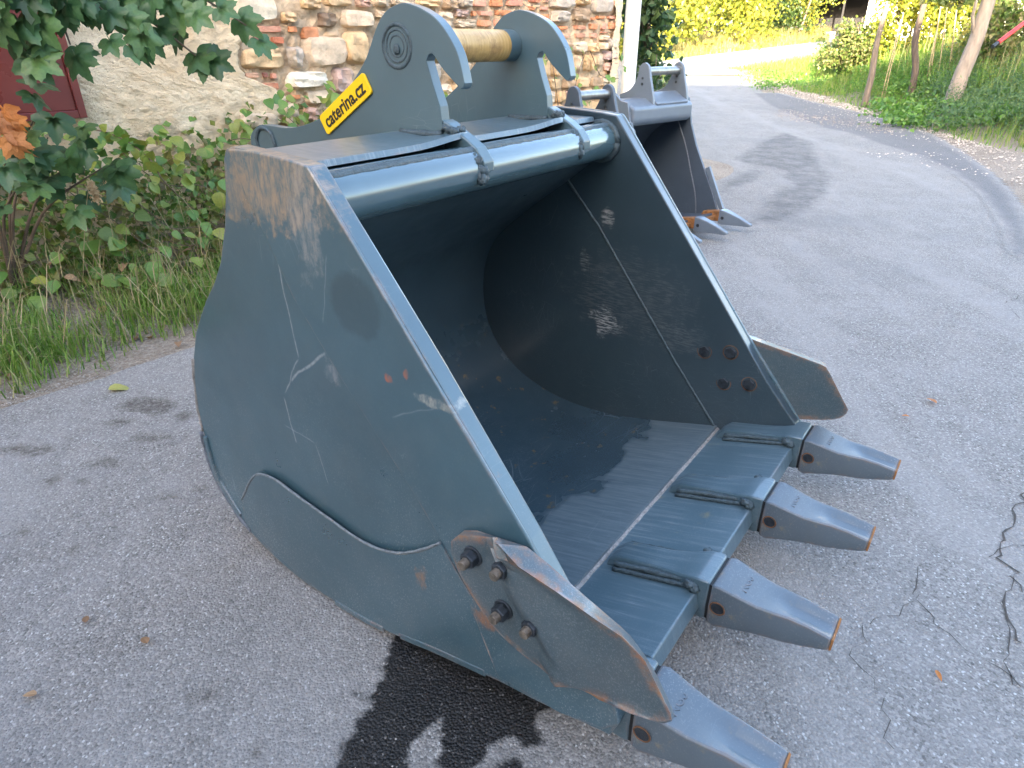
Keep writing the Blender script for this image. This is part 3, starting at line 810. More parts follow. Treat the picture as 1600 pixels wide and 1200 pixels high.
# side cutters with their bolts
def cutter(s):
    sg = -1 if s == 0 else 1; xb = 0 if s == 0 else W
    nu_, nv_ = 14, 24
    def lerp2(a, b_, t): return (a[0] + (b_[0] - a[0]) * t, a[1] + (b_[1] - a[1]) * t)
    back = [(.511, .468), (.480, .453), (.462, .430), (.462, .40), (.475, .37), (.49, .345), (.51, .32), (.53, .30), (.55, .28), (.575, .265), (.60, .255), (.63, .247), (.66, .243), (.68, .240), (.70, .238)]
    tip_in = [(.618, .487), (.66, .474), (.721, .449), (.80, .419), (.818, .410), (.845, .386), (.868, .358), (.893, .318), (.906, .294), (.903, .276), (.892, .262), (.875, .252), (.85, .245), (.82, .238), (.79, .232)]
    tip_out = [(.583, .50), (.627, .473), (.70, .462), (.775, .447), (.818, .441), (.842, .428), (.858, .418), (.885, .376), (.909, .338), (.912, .328), (.905, .318), (.889, .303), (.868, .295), (.845, .287), (.79, .276)]
    edge = [.88, .62, .46, .38, .35, .34, .34, .36, .36, .32, .26, .20, .13, .06, .0]
    if s == 1:
        sh = lambda P: [(f - .03, z - .045) for f, z in P]
        back = sh(back)
        tip_in = [(.594, .440), (.65, .432), (.74, .421), (.805, .412), (.822, .407), (.84, .385), (.862, .354), (.885, .322), (.905, .296), (.903, .28), (.893, .265), (.875, .252), (.85, .242), (.82, .232), (.785, .222)]
        tip_out = [(f - .012, z - .004) for f, z in tip_in]
    vs, fs = [], []
    for layer in (0, 1):
        for i in range(nu_ + 1):
            for j in range(nv_ + 1):
                w_ = j / nv_
                q = lerp2(back[i], (tip_out if layer else tip_in)[i], w_)
                r0 = edge[i]
                th = .0185 + .0175 * sstep(r0 - .05, r0 + .05, w_) - .010 * math.sin(math.pi * min(1, max(0, (w_ - r0) / (1.001 - r0)))) * sstep(0, 3, i)
                vs.append((xb + sg * (th if layer else .001), q[0], q[1]))
    N = (nu_ + 1) * (nv_ + 1); st = nv_ + 1
    for i in range(nu_):
        for j in range(nv_):
            a = i * st + j
            fs.append((a, a + 1, a + st + 1, a + st)); fs.append((N + a, N + a + st, N + a + st + 1, N + a + 1))
    rim = [j for j in range(st)] + [i * st + nv_ for i in range(1, nu_ + 1)] + [nu_ * st + j for j in range(nv_ - 1, -1, -1)] + [i * st for i in range(nu_ - 1, 0, -1)]
    for k in range(len(rim)):
        a, c = rim[k], rim[(k + 1) % len(rim)]; fs.append((a, c, N + c, N + a))
    b = MB(BC); b.add(vs, fs)
    c = b.build('side_cutter', M['cutter'], bucket, angle=42, bevel=.0025)
    BP = [(.515, .425), (.585, .440), (.582, .337), (.648, .345)] if s == 0 else [(.480, .382), (.560, .400), (.553, .292), (.630, .312)]
    for f, z in BP:
        xo = xb + sg * .0185
        b = MB(BC); b.cyl((xo - sg * .002, f, z), (xo + sg * .004, f, z), .0200, 28)
        b.build('washer', M['dark_bolt'], c, angle=40, bevel=.001)
        b = MB(BC); b.cyl((xo + sg * .004, f, z), (xo + sg * .021, f, z), .0165, 6); b.build('nut', M['dark_bolt'], c, bevel=.002)
        b = MB(BC); b.tube([(xo + sg * (.020 + .0028 * k), f, z) for k in range(6)], .0098, 16, rfun=lambda t: .0098 if int(t * 5.01) % 2 == 0 else .0088); b.build('bolt_end', M['bolt_face'], c, angle=40)
        xi = tap(xb + (TH if s == 0 else -TH), z); d = -sg
        b = MB(BC); b.cyl((xi - d * .002, f, z), (xi + d * .008, f, z), .0185, 6); b.build('bolt_head', M['dark_bolt'], c, bevel=.002)
        b = MB(BC); b.ring((xi + d * .0005, f, z), 'x', .0225, .0016, 28, 6, .03); b.build('bolt_ring', M['dull_rust'], c, smooth=True)
    return c
cutter(0); cutter(1)
# adapters and teeth
def loft(sections, mat, name, n_top=7):
    """sections: (f, zbottom, ztop, half width bottom, half width top, groove)"""
    b = MB(BC); rings = []
    for f, zb, zt, wb, wt, gr in sections:
        ring = []
        for k in range(n_top):
            u_ = -1 + 2 * k / (n_top - 1)
            g = gr if abs(u_) < .55 else (gr * .25 if abs(u_) < .75 else 0)
            ring.append((wt * u_, f, zt - g))
        ring += [(wb, f, zt - (zt - zb) * .55), (wb * .93, f, zb + .002), (0, f, zb), (-wb * .93, f, zb + .002), (-wb, f, zt - (zt - zb) * .55)]
        rings.append(ring)
    m = len(rings[0])
    vs = [p for r_ in rings for p in r_]
    fs = [tuple(range(m)), tuple((len(rings) - 1) * m + k for k in range(m - 1, -1, -1))]
    for i in range(len(rings) - 1):
        for k in range(m):
            fs.append((i * m + k, i * m + (k + 1) % m, (i + 1) * m + (k + 1) % m, (i + 1) * m + k))
    b.add(vs, fs)
    return b.mesh(name, mat, True)
def sharp(me, ang=32):
    bm = bmesh.new(); bm.from_mesh(me)
    for e in bm.edges:
        if len(e.link_faces) == 2 and e.calc_face_angle(0) > R(ang): e.smooth = False
    bm.to_mesh(me); bm.free(); return me
HW = .0575
AD = sharp(loft([(.575, .118, .142, HW * .66, HW * .50, 0), (.60, .125, .166, HW * .70, HW * .56, 0), (.70, .150, .190, HW * .76, HW * .62, 0), (.755, .13, .206, HW * .94, HW * .78, -.002), (.79, .118, .222, HW, HW * .92, 0), (.815, .118, .226, HW, HW * .95, 0), (.824, .122, .224, HW * .98, HW * .93, 0)], M['lip'], 'adapter'))
TO = sharp(loft([(.829, .116, .222, HW, HW * .94, 0), (.845, .112, .226, HW * 1.02, HW * .97, 0), (.88, .124, .219, HW * .98, HW * .90, 0), (.92, .136, .212, HW * .93, HW * .82, .0), (.955, .142, .212, HW * .86, HW * .74, .004), (.985, .146, .214, HW * .80, HW * .68, .014), (1.02, .156, .212, HW * .75, HW * .64, .015), (1.055, .168, .207, HW * .71, HW * .62, .010), (1.066, .174, .204, HW * .69, HW * .60, .006)], M['tooth'], 'tooth'))
GAP = sharp(loft([(.820, .122, .220, HW * .94, HW * .89, 0), (.832, .122, .220, HW * .94, HW * .89, 0)], M['black'], 'joint'))
TIPM = sharp(loft([(1.0655, .1735, .2045, HW * .695, HW * .605, .006), (1.0695, .176, .202, HW * .68, HW * .59, .005)], M['rust'], 'worn_tip'))
b = MB(BC); b.cyl((-HW * 1.035, .8495, .172), (HW * 1.035, .8495, .172), .0135, 20); PINM = b.mesh('lock_pin', M['dark_bolt'], False)
b = MB(BC); b.ring((-HW * 1.02, .8495, .172), 'x', .0155, .0018, 24, 6, .03); RINGM = b.mesh('pin_ring', M['dull_rust'], True)
b = MB(BC)
for sd_ in (-1, 1):
    for off, r_ in ((.0, .0075), (.009, .006)):
        P = [(sd_ * (HW * .74 + off), .60 + .19 * k / 16, .138 + .053 * k / 16 + (.012 - off)) for k in range(17)]
        b.tube(P, r_, 7, .2)
    for _ in range(5): b.lump((sd_ * HW * 1.02, random.uniform(.775, .80), .200 + random.uniform(-.008, .006)), .010, .012, .009, .35, 5)
AWM = b.mesh('adapter_weld', M['weld'], True)
TX = [.0225 + .3525 * k + HW for k in range(4)]
letter_me = None
def stamp():
    cu = bpy.data.curves.new('stamp', 'FONT'); cu.body = 'NG5'; cu.size = .030; cu.align_x = 'CENTER'; cu.extrude = .0008; cu.offset = .0004
    tmp = bpy.data.objects.new('stamp', cu); COL.objects.link(tmp); bpy.context.view_layer.update()
    me = bpy.data.meshes.new_from_object(tmp.evaluated_get(bpy.context.evaluated_depsgraph_get())); bpy.data.objects.remove(tmp)
    for v in me.vertices: v.co = (v.co.x, -.893 * K + v.co.y, .2178 * K + v.co.z)      # lies on the tooth's top face
    me.materials.append(M['tooth']); return me
STM = stamp()
for k, x in enumerate(TX):
    a = link_mesh('adapter', AD, bucket, BC(x, 0, 0)); link_mesh('adapter_weld', AWM, a)
    link_mesh('joint', GAP, bucket, BC(x, 0, 0))
    t_ = link_mesh('tooth', TO, bucket, BC(x, 0, 0))
    link_mesh('lock_pin', PINM, t_); link_mesh('pin_ring', RINGM, t_); link_mesh('worn_tip', TIPM, t_); link_mesh('stamp', STM, t_)
    for o in (a, t_):
        bv = o.modifiers.new('bevel', 'BEVEL'); bv.width = .004; bv.segments = 2; bv.limit_method = 'ANGLE'; bv.angle_limit = R(32)

# ------------------------------------------------------------------ two smaller buckets behind
def small_bucket(loc, yaw, w, n_teeth, label, pal, teeth=True, ear_x=None, h=1.0):
    root = empty('excavator_bucket', loc, yaw, label, 'bucket')
    body, dark = pal
    B = lambda x, f, z: (x, -f, z * h)
    prof = [(.02, .98), (-.06, 1.04), (-.12, 1.0), (-.22, .86), (-.36, .70), (-.44, .52), (-.45, .34), (-.40, .18), (-.28, .07), (-.1, .02), (.1, .02), (.32, .06), (.47, .10), (.475, .13), (.40, .28), (.30, .45), (.20, .62), (.13, .78), (.10, .90), (.08, .97)]
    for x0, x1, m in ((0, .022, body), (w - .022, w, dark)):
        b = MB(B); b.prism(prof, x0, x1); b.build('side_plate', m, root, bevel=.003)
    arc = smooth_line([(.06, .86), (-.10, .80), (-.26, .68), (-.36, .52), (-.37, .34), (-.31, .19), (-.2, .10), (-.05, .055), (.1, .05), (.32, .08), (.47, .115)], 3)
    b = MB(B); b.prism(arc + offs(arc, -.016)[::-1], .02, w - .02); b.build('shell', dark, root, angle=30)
    for xx in (w - .022, .022):
        bead([(xx, f, z) for f, z in smooth_line([(-.02, .84), (.10, .62), (.18, .42), (.25, .24), (.28, .08)], 4)], .005, M['grey_weld'], 'plate_seam', root, .02, B)
    b = MB(B); b.prism([(.10, .80), (.13, .84), (.13, .93), (.03, .985), (-.10, .985), (-.10, .93), (.0, .90), (.04, .82)], .02, w - .02); b.build('box_beam', body, root, bevel=.018, seg=4)
    b = MB(B); b.prism([(.43, .105), (.50, .118), (.50, .085), (.43, .072)], .0, w); b.build('lip_plate', M['rust'], root, bevel=.004)
    ex = ear_x or (.12 * w, w - .04)
    ear = smooth_line([(.12, .84), (.10, .98), (.055, 1.13), (.035, 1.20), (-.005, 1.225), (-.045, 1.20), (-.065, 1.12), (-.12, 1.04), (-.22, 1.0)], 4) + [(-.20, .90), (-.05, .86)]
    for x in ex:
        b = MB(B); b.prism(ear, x, x + .026); e = b.build('ear_plate', body, root, bevel=.004)
        b = MB(B); b.cyl((x - .002, -.01, 1.08), (x - .006, -.01, 1.08), .010, 12); b.cyl((x - .002, -.01, 1.12), (x - .006, -.01, 1.12), .008, 12); b.build('grease_nipple', M['dark_bolt'], e)
    b = MB(B); b.cyl((ex[0] + .026, -.005, 1.165), (ex[1], -.005, 1.165), .030, 28); b.build('hanger_pin', M['steel'], root, angle=40)
    b = MB(B); b.prism([(.10, .90), (.125, .95), (.0, 1.02), (-.12, 1.01), (-.1, .95)], ex[0] + .03, ex[1] - .002); b.build('stiffener_plate', body, root, bevel=.008)
    if teeth:
        b = MB(B); b.prism([(.30, .45), (.335, .47), (.51, .16), (.49, .125), (.44, .20)], w - .004, w + .022); b.build('side_cutter', body, root, bevel=.004)
        for k in range(n_teeth):
            x = .05 + (w - .1) * k / (n_teeth - 1)
            s = .042
            b = MB(B); b.prism([(.36, .10), (.38, .135), (.50, .155), (.54, .15), (.54, .075), (.46, .07)], x - s * .8, x + s * .8); a = b.build('adapter', M['rust'], root, bevel=.006)
            b = MB(B)
            secs = [(.53, .060, .168, s * 1.05), (.57, .055, .165, s), (.63, .060, .150, s * .82), (.70, .066, .128, s * .62), (.78, .070, .098, s * .52), (.80, .074, .092, s * .48)]
            for f, zb, zt, hw in secs:
                b.add([(x - hw, f, zb), (x + hw, f, zb), (x + hw * .9, f, zt), (x - hw * .9, f, zt)], [])
            for i in range(len(secs) - 1):
                for q in range(4): b.f.append((i * 4 + q, i * 4 + (q + 1) % 4, (i + 1) * 4 + (q + 1) % 4, (i + 1) * 4 + q))
            b.f.append((0, 1, 2, 3)); e_ = (len(secs) - 1) * 4; b.f.append((e_ + 3, e_ + 2, e_ + 1, e_))
            t_ = b.build('tooth', body, root, bevel=.006)
            b = MB(B); b.cyl((x - s * 1.06, .565, .108), (x + s * 1.06, .565, .108), .013, 14); b.build('lock_pin', M['dark_bolt'], t_)
    return root
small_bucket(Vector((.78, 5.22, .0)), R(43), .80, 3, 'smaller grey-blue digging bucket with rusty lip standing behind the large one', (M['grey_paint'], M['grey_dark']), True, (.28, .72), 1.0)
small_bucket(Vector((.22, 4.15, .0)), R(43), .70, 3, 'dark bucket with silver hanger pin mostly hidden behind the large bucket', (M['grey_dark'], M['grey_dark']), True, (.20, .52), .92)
# ------------------------------------------------------------------ barn with the rubble wall
def onY(u, v, Y):
    d = ray(u, v); return C0 + d * (Y / d.y)
M['mortar'] = simple('crumbling_mortar', (.50, .37, .24), .95, 0, .35, 6, 1.0, .03)
def plastermat():
    t = NT('old_lime_plaster'); p = t.pos()
    n = t.noise(p, 2.2, 6, .65); f = t.noise(t.map(p, (1, 1, 1.4), rot=(0, .5, .4)), 30, 7, .72); pit = t.vor(t.map(p, (1, 1, 2.4), rot=(0, .6, 0)), 34)
    c = t.mix(t.ramp(n, .35, .66), (.74, .55, .34), (.88, .72, .50))
    c = t.mix(t.math('MULTIPLY', t.ramp(f, .60, .75), .5), c, (.52, .38, .23))
    c = t.mix(t.math('MULTIPLY', t.ramp(pit.outputs['Distance'], .12, .04), t.ramp(t.noise(p, 9, 4, .6), .5, .62)), c, (.20, .14, .09))
    h = t.math('ADD', f, t.math('MULTIPLY', t.ramp(pit.outputs['Distance'], .0, .25), .5))
    return t.fin(c, .95, 0, h, 1.0, .035)
M['plaster'] = plastermat()
def stonemat(name, col):
    t = NT(name); co = t.obj(); p = t.pos()
    n = t.noise(p, 7, 7, .7); f = t.noise(p, 45, 6, .7); s = t.noise(p, 3, 4, .6)
    c = t.mix(t.ramp(n, .32, .68), tuple(q * .68 for q in col), tuple(min(1, q * 1.22) for q in col))
    c = t.mix(t.math('MULTIPLY', t.ramp(s, .5, .68), .45), c, (.46, .36, .25))
    c = t.mix(t.math('MULTIPLY', t.ramp(f, .62, .72), .6), c, tuple(q * .4 for q in col))
    return t.fin(c, .93, 0, t.math('ADD', t.math('MULTIPLY', n, 1.6), f), .9, .015)
ST = {k: stonemat('stone_' + k, c) for k, c in dict(cream=(.76, .64, .47), tan=(.66, .45, .25), grey=(.50, .42, .34), beige=(.66, .51, .36), mauve=(.46, .32, .27), brown=(.40, .28, .18), pink=(.60, .37, .28), white=(.82, .72, .58), dark=(.16, .10, .065)).items()}  # the dark entry is the shade of a wall cavity, as a stone colour
BR = {k: stonemat('brick_' + k, c) for k, c in dict(red=(.56, .19, .10), orange=(.64, .26, .12), rose=(.64, .30, .20), maroon=(.30, .11, .09), pale=(.70, .39, .26)).items()}
barn = empty('stone_barn', W3(0, 0), 0, 'old rubble stone and brick barn wall with patches of flaking cream plaster', 'barn')
barn_inv = -WALL_O
def to_barn(o): o.parent = barn; o.matrix_parent_inverse = Matrix.Translation(barn_inv); return o
def wallbox(name, s0, s1, z0, z1, o0, o1, mat, bevel=0):
    b = MB(); b.add([tuple(W3(s, z, o)) for z in (z0, z1) for o in (o0, o1) for s in (s0, s1)],
                    [(0, 2, 3, 1), (4, 5, 7, 6), (0, 1, 5, 4), (2, 6, 7, 3), (0, 4, 6, 2), (1, 3, 7, 5)])
    return to_barn(b.build(name, mat, bevel=bevel))
S_END = wsz(onwall(962, 60))[0]
S_POLE = wsz(onwall(984, 60))[0]
# mortar core: slightly uneven face
def corewall():
    b = MB(); ns, nz = 170, 56
    for k in range(nz + 1):
        z = -.3 + 2.9 * k / nz
        for i in range(ns + 1):
            s = -3.4 + (S_END + 3.4) * i / ns
            b.v.append(tuple(W3(s, z, random.uniform(-.02, .030))))
    for k in range(nz):
        for i in range(ns):
            a = k * (ns + 1) + i; b.f.append((a, a + 1, a + ns + 2, a + ns + 1))
    return to_barn(b.build('wall_core', M['mortar'], smooth=False))
corewall()
wallbox('upper_wall', -9, S_END, 2.55, 4.6, -.55, .03, M['plaster'])
wallbox('wall_body', -9, S_END, -.4, 2.56, -.55, -.06, M['mortar'])
wallbox('end_wall', S_END - .5, S_END, -.4, 4.6, -6, -.55, M['plaster'])
wallbox('left_wall', -9, -3.38, -.4, 2.55, -.5, .02, M['plaster'])
M['tile'] = simple('weathered_roof_tile', (.22, .085, .05), .85, 0, .35, 5, .5)
b = MB(); b.add([tuple(W3(s, z, o)) for s in (-9.3, S_END + .3) for o, z in ((.35, 4.5), (-3.2, 7.2), (-6.4, 4.5), (.35, 4.62), (-3.2, 7.34), (-6.4, 4.62))],
              [(0, 1, 7, 6), (1, 2, 8, 7), (3, 9, 10, 4), (4, 10, 11, 5), (0, 3, 4, 1), (1, 4, 5, 2), (6, 7, 10, 9), (7, 8, 11, 10), (0, 6, 9, 3), (2, 5, 11, 8)])
to_barn(b.build('roof', M['tile']))

def stone(s0, s1, z0, z1, mat, name='stone', depth=.06, rough=.012, sq=5, n=7):
    if name == 'stone': sq = random.uniform(4.5, 9); rough = random.uniform(.010, .02)
    hw, hh = (s1 - s0) / 2, (z1 - z0) / 2
    cs, cz = (s0 + s1) / 2, (z0 + z1) / 2
    k1, k2, k3, k4 = (random.uniform(-.14, .14) for _ in range(4)) if name == 'stone' else (random.uniform(-.025, .025) for _ in range(4))
    tl1, tl2 = random.uniform(-.4, .4), random.uniform(-.4, .4)
    ph = random.uniform(0, 9)
    vs, fs = [], []
    for j in range(n + 1):
        for i in range(n + 1):
            a, c = -1 + 2 * i / n, -1 + 2 * j / n
            # pull the corners in so the outline is rounded and irregular
            rr = (abs(a) ** sq + abs(c) ** sq) ** (1 / sq)
            mx_ = max(abs(a), abs(c))
            q = mx_ / rr if rr > 0 else 1
            a2, c2 = a * q, c * q
            a2 *= 1 + k1 * c; c2 *= 1 + k2 * a
            if name == 'stone': a2 *= 1.10; c2 *= 1.16
            x = a2 * hw + k3 * hw * c * c; z = c2 * hh + k4 * hh * a * a
            e = max(0.0, 1 - mx_ ** (5 if name == 'stone' else 8))
            d = -.02 + (depth + .02) * (e ** .38) + depth * .35 * (tl1 * a + tl2 * c) * (mx_ < .99)
            d += rough * (math.sin(ph + 5 * a + 3 * c) * math.cos(ph * 2 + 4 * c - 2 * a) + random.uniform(-.4, .4)) * (mx_ < .99)
            if mx_ > .99: d = -.05
            vs.append(tuple(W3(cs + x, cz + z, d)))
    for j in range(n):
        for i in range(n):
            a = j * (n + 1) + i; fs.append((a, a + 1, a + n + 2, a + n + 1))
    b = MB(); b.add(vs, fs)
    o = to_barn(b.build(name, mat, angle=46 if name == 'stone' else 40))
    return o
boxes = []
def px_stone(u0, v0, u1, v1, key, brick=False):
    a, c = wsz(onwall(u0, (v0 + v1) / 2)), wsz(onwall(u1, (v0 + v1) / 2))
    t, l = wsz(onwall((u0 + u1) / 2, v0)), wsz(onwall((u0 + u1) / 2, v1))
    bx = (a[0] + .008, c[0] - .008, l[1] + .006, t[1] - .006)
    boxes.append(bx)
    stone(*bx, BR[key] if brick else ST[key], 'brick' if brick else 'stone', .035 if brick else random.uniform(.05, .085), .004 if brick else .012, 14 if brick else 4.5)
for q in [(360, -10, 436, 36, 'cream'), (446, 72, 472, 108, 'grey'), (369, 73, 445, 109, 'tan'), (472, 55, 545, 106, 'beige'), (532, 46, 574, 102, 'tan'), (527, 14, 583, 44, 'beige'), (465, -6, 500, 16, 'tan'), (502, -10, 551, 12, 'tan'), (552, -5, 577, 13, 'pink'), (578, -8, 604, 12, 'beige'), (583, 15, 598, 29, 'beige'),
          (494, 18, 525, 44, 'dark'), (443, 110, 514, 138, 'white'), (516, 104, 553, 147, 'mauve'), (472, 139, 514, 163, 'beige'), (436, 160, 465, 196, 'beige'), (470, 166, 498, 190, 'pink'), (434, 17, 464, 37, 'tan'),  # first one fills an open cavity, its shade put into the colour
          (607, -6, 646, 12, 'beige'), (647, -5, 688, 12, 'tan'), (688, -4, 713, 16, 'brown'), (714, -3, 732, 13, 'grey'), (680, 17, 704, 44, 'beige'), (705, 13, 731, 28, 'mauve'), (706, 29, 741, 45, 'beige'),
          (857, -6, 895, 14, 'grey'), (860, 15, 887, 37, 'grey'), (896, -6, 919, 9, 'tan'), (890, 11, 918, 36, 'brown'), (920, -6, 954, 22, 'grey'),
          (933, 54, 949, 64, 'beige'), (891, 64, 915, 83, 'beige'), (916, 66, 932, 83, 'tan'), (934, 65, 945, 79, 'beige'), (946, 59, 960, 78, 'grey'), (939, 79, 960, 95, 'mauve'), (893, 84, 906, 110, 'beige'), (908, 84, 917, 112, 'tan'), (918, 84, 927, 112, 'tan'), (928, 82, 938, 103, 'beige'), (938, 96, 961, 112, 'pink')]:
    px_stone(*q)
for q in [(392, 38, 444, 53, 'rose'), (391, 55, 417, 71, 'maroon'), (419, 55, 445, 71, 'red'), (466, 38, 500, 64, 'orange'), (445, 38, 464, 53, 'orange'), (376, 111, 406, 124, 'pale'), (407, 111, 418, 123, 'maroon'), (419, 112, 432, 125, 'rose'), (447, 146, 470, 157, 'orange'),
          (733, -4, 760, 13, 'rose'), (761, -4, 785, 13, 'orange'), (786, -4, 818, 12, 'rose'), (733, 15, 742, 27, 'orange'), (743, 15, 770, 27, 'rose'), (771, 14, 800, 26, 'orange'), (742, 29, 768, 44, 'orange'), (769, 28, 795, 43, 'rose'), (797, 27, 820, 41, 'orange'),
          (820, -4, 844, 6, 'red'), (820, 8, 836, 18, 'orange'), (838, 8, 856, 18, 'rose'), (846, -4, 856, 6, 'pale'), (837, 20, 858, 31, 'orange'), (846, 33, 862, 43, 'rose'), (955, -4, 962, 10, 'pale'), (929, 23, 944, 31, 'orange'), (945, 23, 962, 31, 'rose'), (919, 26, 928, 33, 'orange'),
          (895, 38, 915, 48, 'red'), (868, 39, 886, 48, 'orange'), (917, 35, 933, 48, 'orange'), (934, 33, 946, 48, 'rose'), (947, 33, 962, 48, 'orange'), (892, 50, 915, 61, 'red'), (917, 50, 932, 61, 'rose'), (872, 50, 890, 61, 'pale'), (934, 49, 950, 53, 'rose')]:
    px_stone(*q, True)
# the rest of the wall: courses of random stones wherever the ones above leave room
z = .15
while z < 2.5:
    h = random.uniform(.11, .21); s = -.35
    while s < S_END - .05:
        if random.random() < .18: w_, hh, brick = random.uniform(.12, .26), min(h, .075), True
        else: w_, hh, brick = random.uniform(.12, .38), h, False
        bx = (s + .008, min(s + w_, S_END) - .008, z + .008, z + hh - .008)
        if bx[1] - bx[0] > .06 and not any(bx[0] < q[1] and bx[1] > q[0] and bx[2] < q[3] and bx[3] > q[2] for q in boxes):
            boxes.append(bx)
            if brick: stone(*bx, random.choice([BR['orange'], BR['rose'], BR['red'], BR['pale']]), 'brick', .035, .004, 14)
            else: stone(*bx, ST[random.choice(['cream', 'tan', 'grey', 'beige', 'beige', 'tan', 'mauve', 'pink', 'brown'])], 'stone', random.uniform(.04, .08), .012, 4.5)
        s += w_
    z += h
# plaster patch with a ragged right edge
bnd = sorted([wsz(onwall(u, v))[::-1] for u, v in [(332, -60), (335, 0), (352, 30), (374, 40), (376, 60), (366, 76), (368, 100), (376, 118), (398, 128), (425, 136), (440, 150), (436, 170), (430, 195), (440, 225), (470, 260), (500, 330)]])
def sb(z):
    if z <= bnd[0][0]: return bnd[0][1]
    for a, c in zip(bnd, bnd[1:]):
        if z <= c[0]: return a[1] + (c[1] - a[1]) * (z - a[0]) / (c[0] - a[0])
    return bnd[-1][1]
def plaster(name, f0, f1, z0, z1, nz, ns, base=.045):
    from mathutils import noise as mn
    b = MB(); m = ns + 2
    jag0 = [.03 * mn.fractal(Vector((k * .35, f1(z0), 4)), .8, 2.1, 4) for k in range(nz + 1)]
    for k in range(nz + 1):
        z = z0 + (z1 - z0) * k / nz
        a, c = f0(z), f1(z) + jag0[k]
        for i in range(ns + 1):
            s = a + (c - a) * i / ns
            o = base + .010 * math.sin(3.1 * s + 2 * z) + .008 * math.sin(7 * z + 5 * s) + random.uniform(-.0025, .0025) + .010 * mn.fractal(Vector((s * 15 + z * 5, z * 17 - s * 4, 1.5)), .8, 2.2, 5) - (.014 if i == ns else 0)
            b.v.append(tuple(W3(s, z, o)))
        b.v.append(tuple(W3(c + .006, z, -.03)))
    for k in range(nz):
        for i in range(m - 1):
            a = k * m + i; b.f.append((a, a + 1, a + m + 1, a + m))
    return to_barn(b.build(name, M['plaster'], smooth=True, fixn=False))
plaster('plaster_patch', lambda z: -3.4, sb, .0, 2.56, 190, 240)
plaster('plaster_patch', lambda z: S_END - .13 + .025 * math.sin(5 * z) + .015 * math.sin(17 * z), lambda z: S_END + .02, .0, 4.6, 120, 5, .06)
# red metal shutter
shr = NT('red_shutter_paint'); n_ = shr.noise(shr.pos(), 2.4, 3, .5)
M['shutter'] = shr.fin(shr.mix(shr.ramp(n_, .35, .65), (.10, .018, .018), (.17, .032, .026)), shr.ramp(shr.noise(shr.pos(), 5, 4, .6), .3, .7, .22, .4), .1)
sR, zB = wsz(onwall(134, 183, .075))
def shutter():
    sh_ = empty('shutter', (0, 0, 0)); to_barn(sh_); sh_['label'] = 'dark red metal shutter'
    def bx(name, s0, s1, z0, z1, o0, o1, bev=.004):
        b = MB(); b.add([tuple(W3(s, z, o)) for z in (z0, z1) for o in (o0, o1) for s in (s0, s1)], [(0, 2, 3, 1), (4, 5, 7, 6), (0, 1, 5, 4), (2, 6, 7, 3), (0, 4, 6, 2), (1, 3, 7, 5)])
        o = b.build(name, M['shutter'], bevel=bev); o.parent = sh_; return o
    bx('panel', sR - 1.5, sR - .045, zB + .045, 2.25, .03, .105)
    bx('frame', sR - .045, sR, zB, 2.3, .03, .125); bx('frame', sR - 1.55, sR - .045, zB, zB + .045, .03, .125)
shutter()
M['white'] = simple('chalky_white_paint', (.70, .69, .67), .6, 0, .06, 5, .1)
pb = W3(S_POLE, 0, .02)
pole = empty('white_post', pb, 0, 'smooth white post standing at the end of the rubble wall', 'post')
b = MB(); b.cyl((0, 0, -.1), (0, 0, 4.4), .085, 32); b.build('post', M['white'], pole, angle=40)
b = MB(); b.cyl((0, 0, 4.4), (0, 0, 4.44), .10, 32); b.build('cap', M['white'], pole, angle=40)

# ------------------------------------------------------------------ unseen house added behind the camera to cast shade over the whole foreground
def shade_house():
    root = empty('shade_house', (-2, -9, 0), 0, 'unseen long pale house added behind the camera to shade the foreground', 'house')
    b = MB(); b.box(-16, 14, -3.5, 3.5, -.3, 4.9); b.build('wall', M['plaster'], root)
    b = MB(); b.add([(x, y, z) for x in (-16.4, 14.4) for y, z in ((-4, 4.7), (0, 8.65), (4, 4.7), (-4, 4.85), (0, 8.81), (4, 4.85))],
                    [(0, 1, 7, 6), (1, 2, 8, 7), (3, 9, 10, 4), (4, 10, 11, 5), (0, 3, 4, 1), (1, 4, 5, 2), (6, 7, 10, 9), (7, 8, 11, 10), (0, 6, 9, 3), (2, 5, 11, 8)])
    b.build('roof', M['tile'], root)
    glass = simple('window_glass', (.03, .035, .04), .08)
    for zz in (.9, 3.2):
        for i in range(8):
            x = -13.5 + i * 3.6
            b = MB(); b.box(x - .55, x + .55, 3.502, 3.56, zz, zz + 1.4); f = b.build('window', M['white'], root, bevel=.01)
            for e in (-1, 1):
                b = MB(); b.box(x + e * .26 - .22, x + e * .26 + .22, 3.562, 3.575, zz + .06, zz + 1.34); b.build('pane', glass, f)
shade_house()

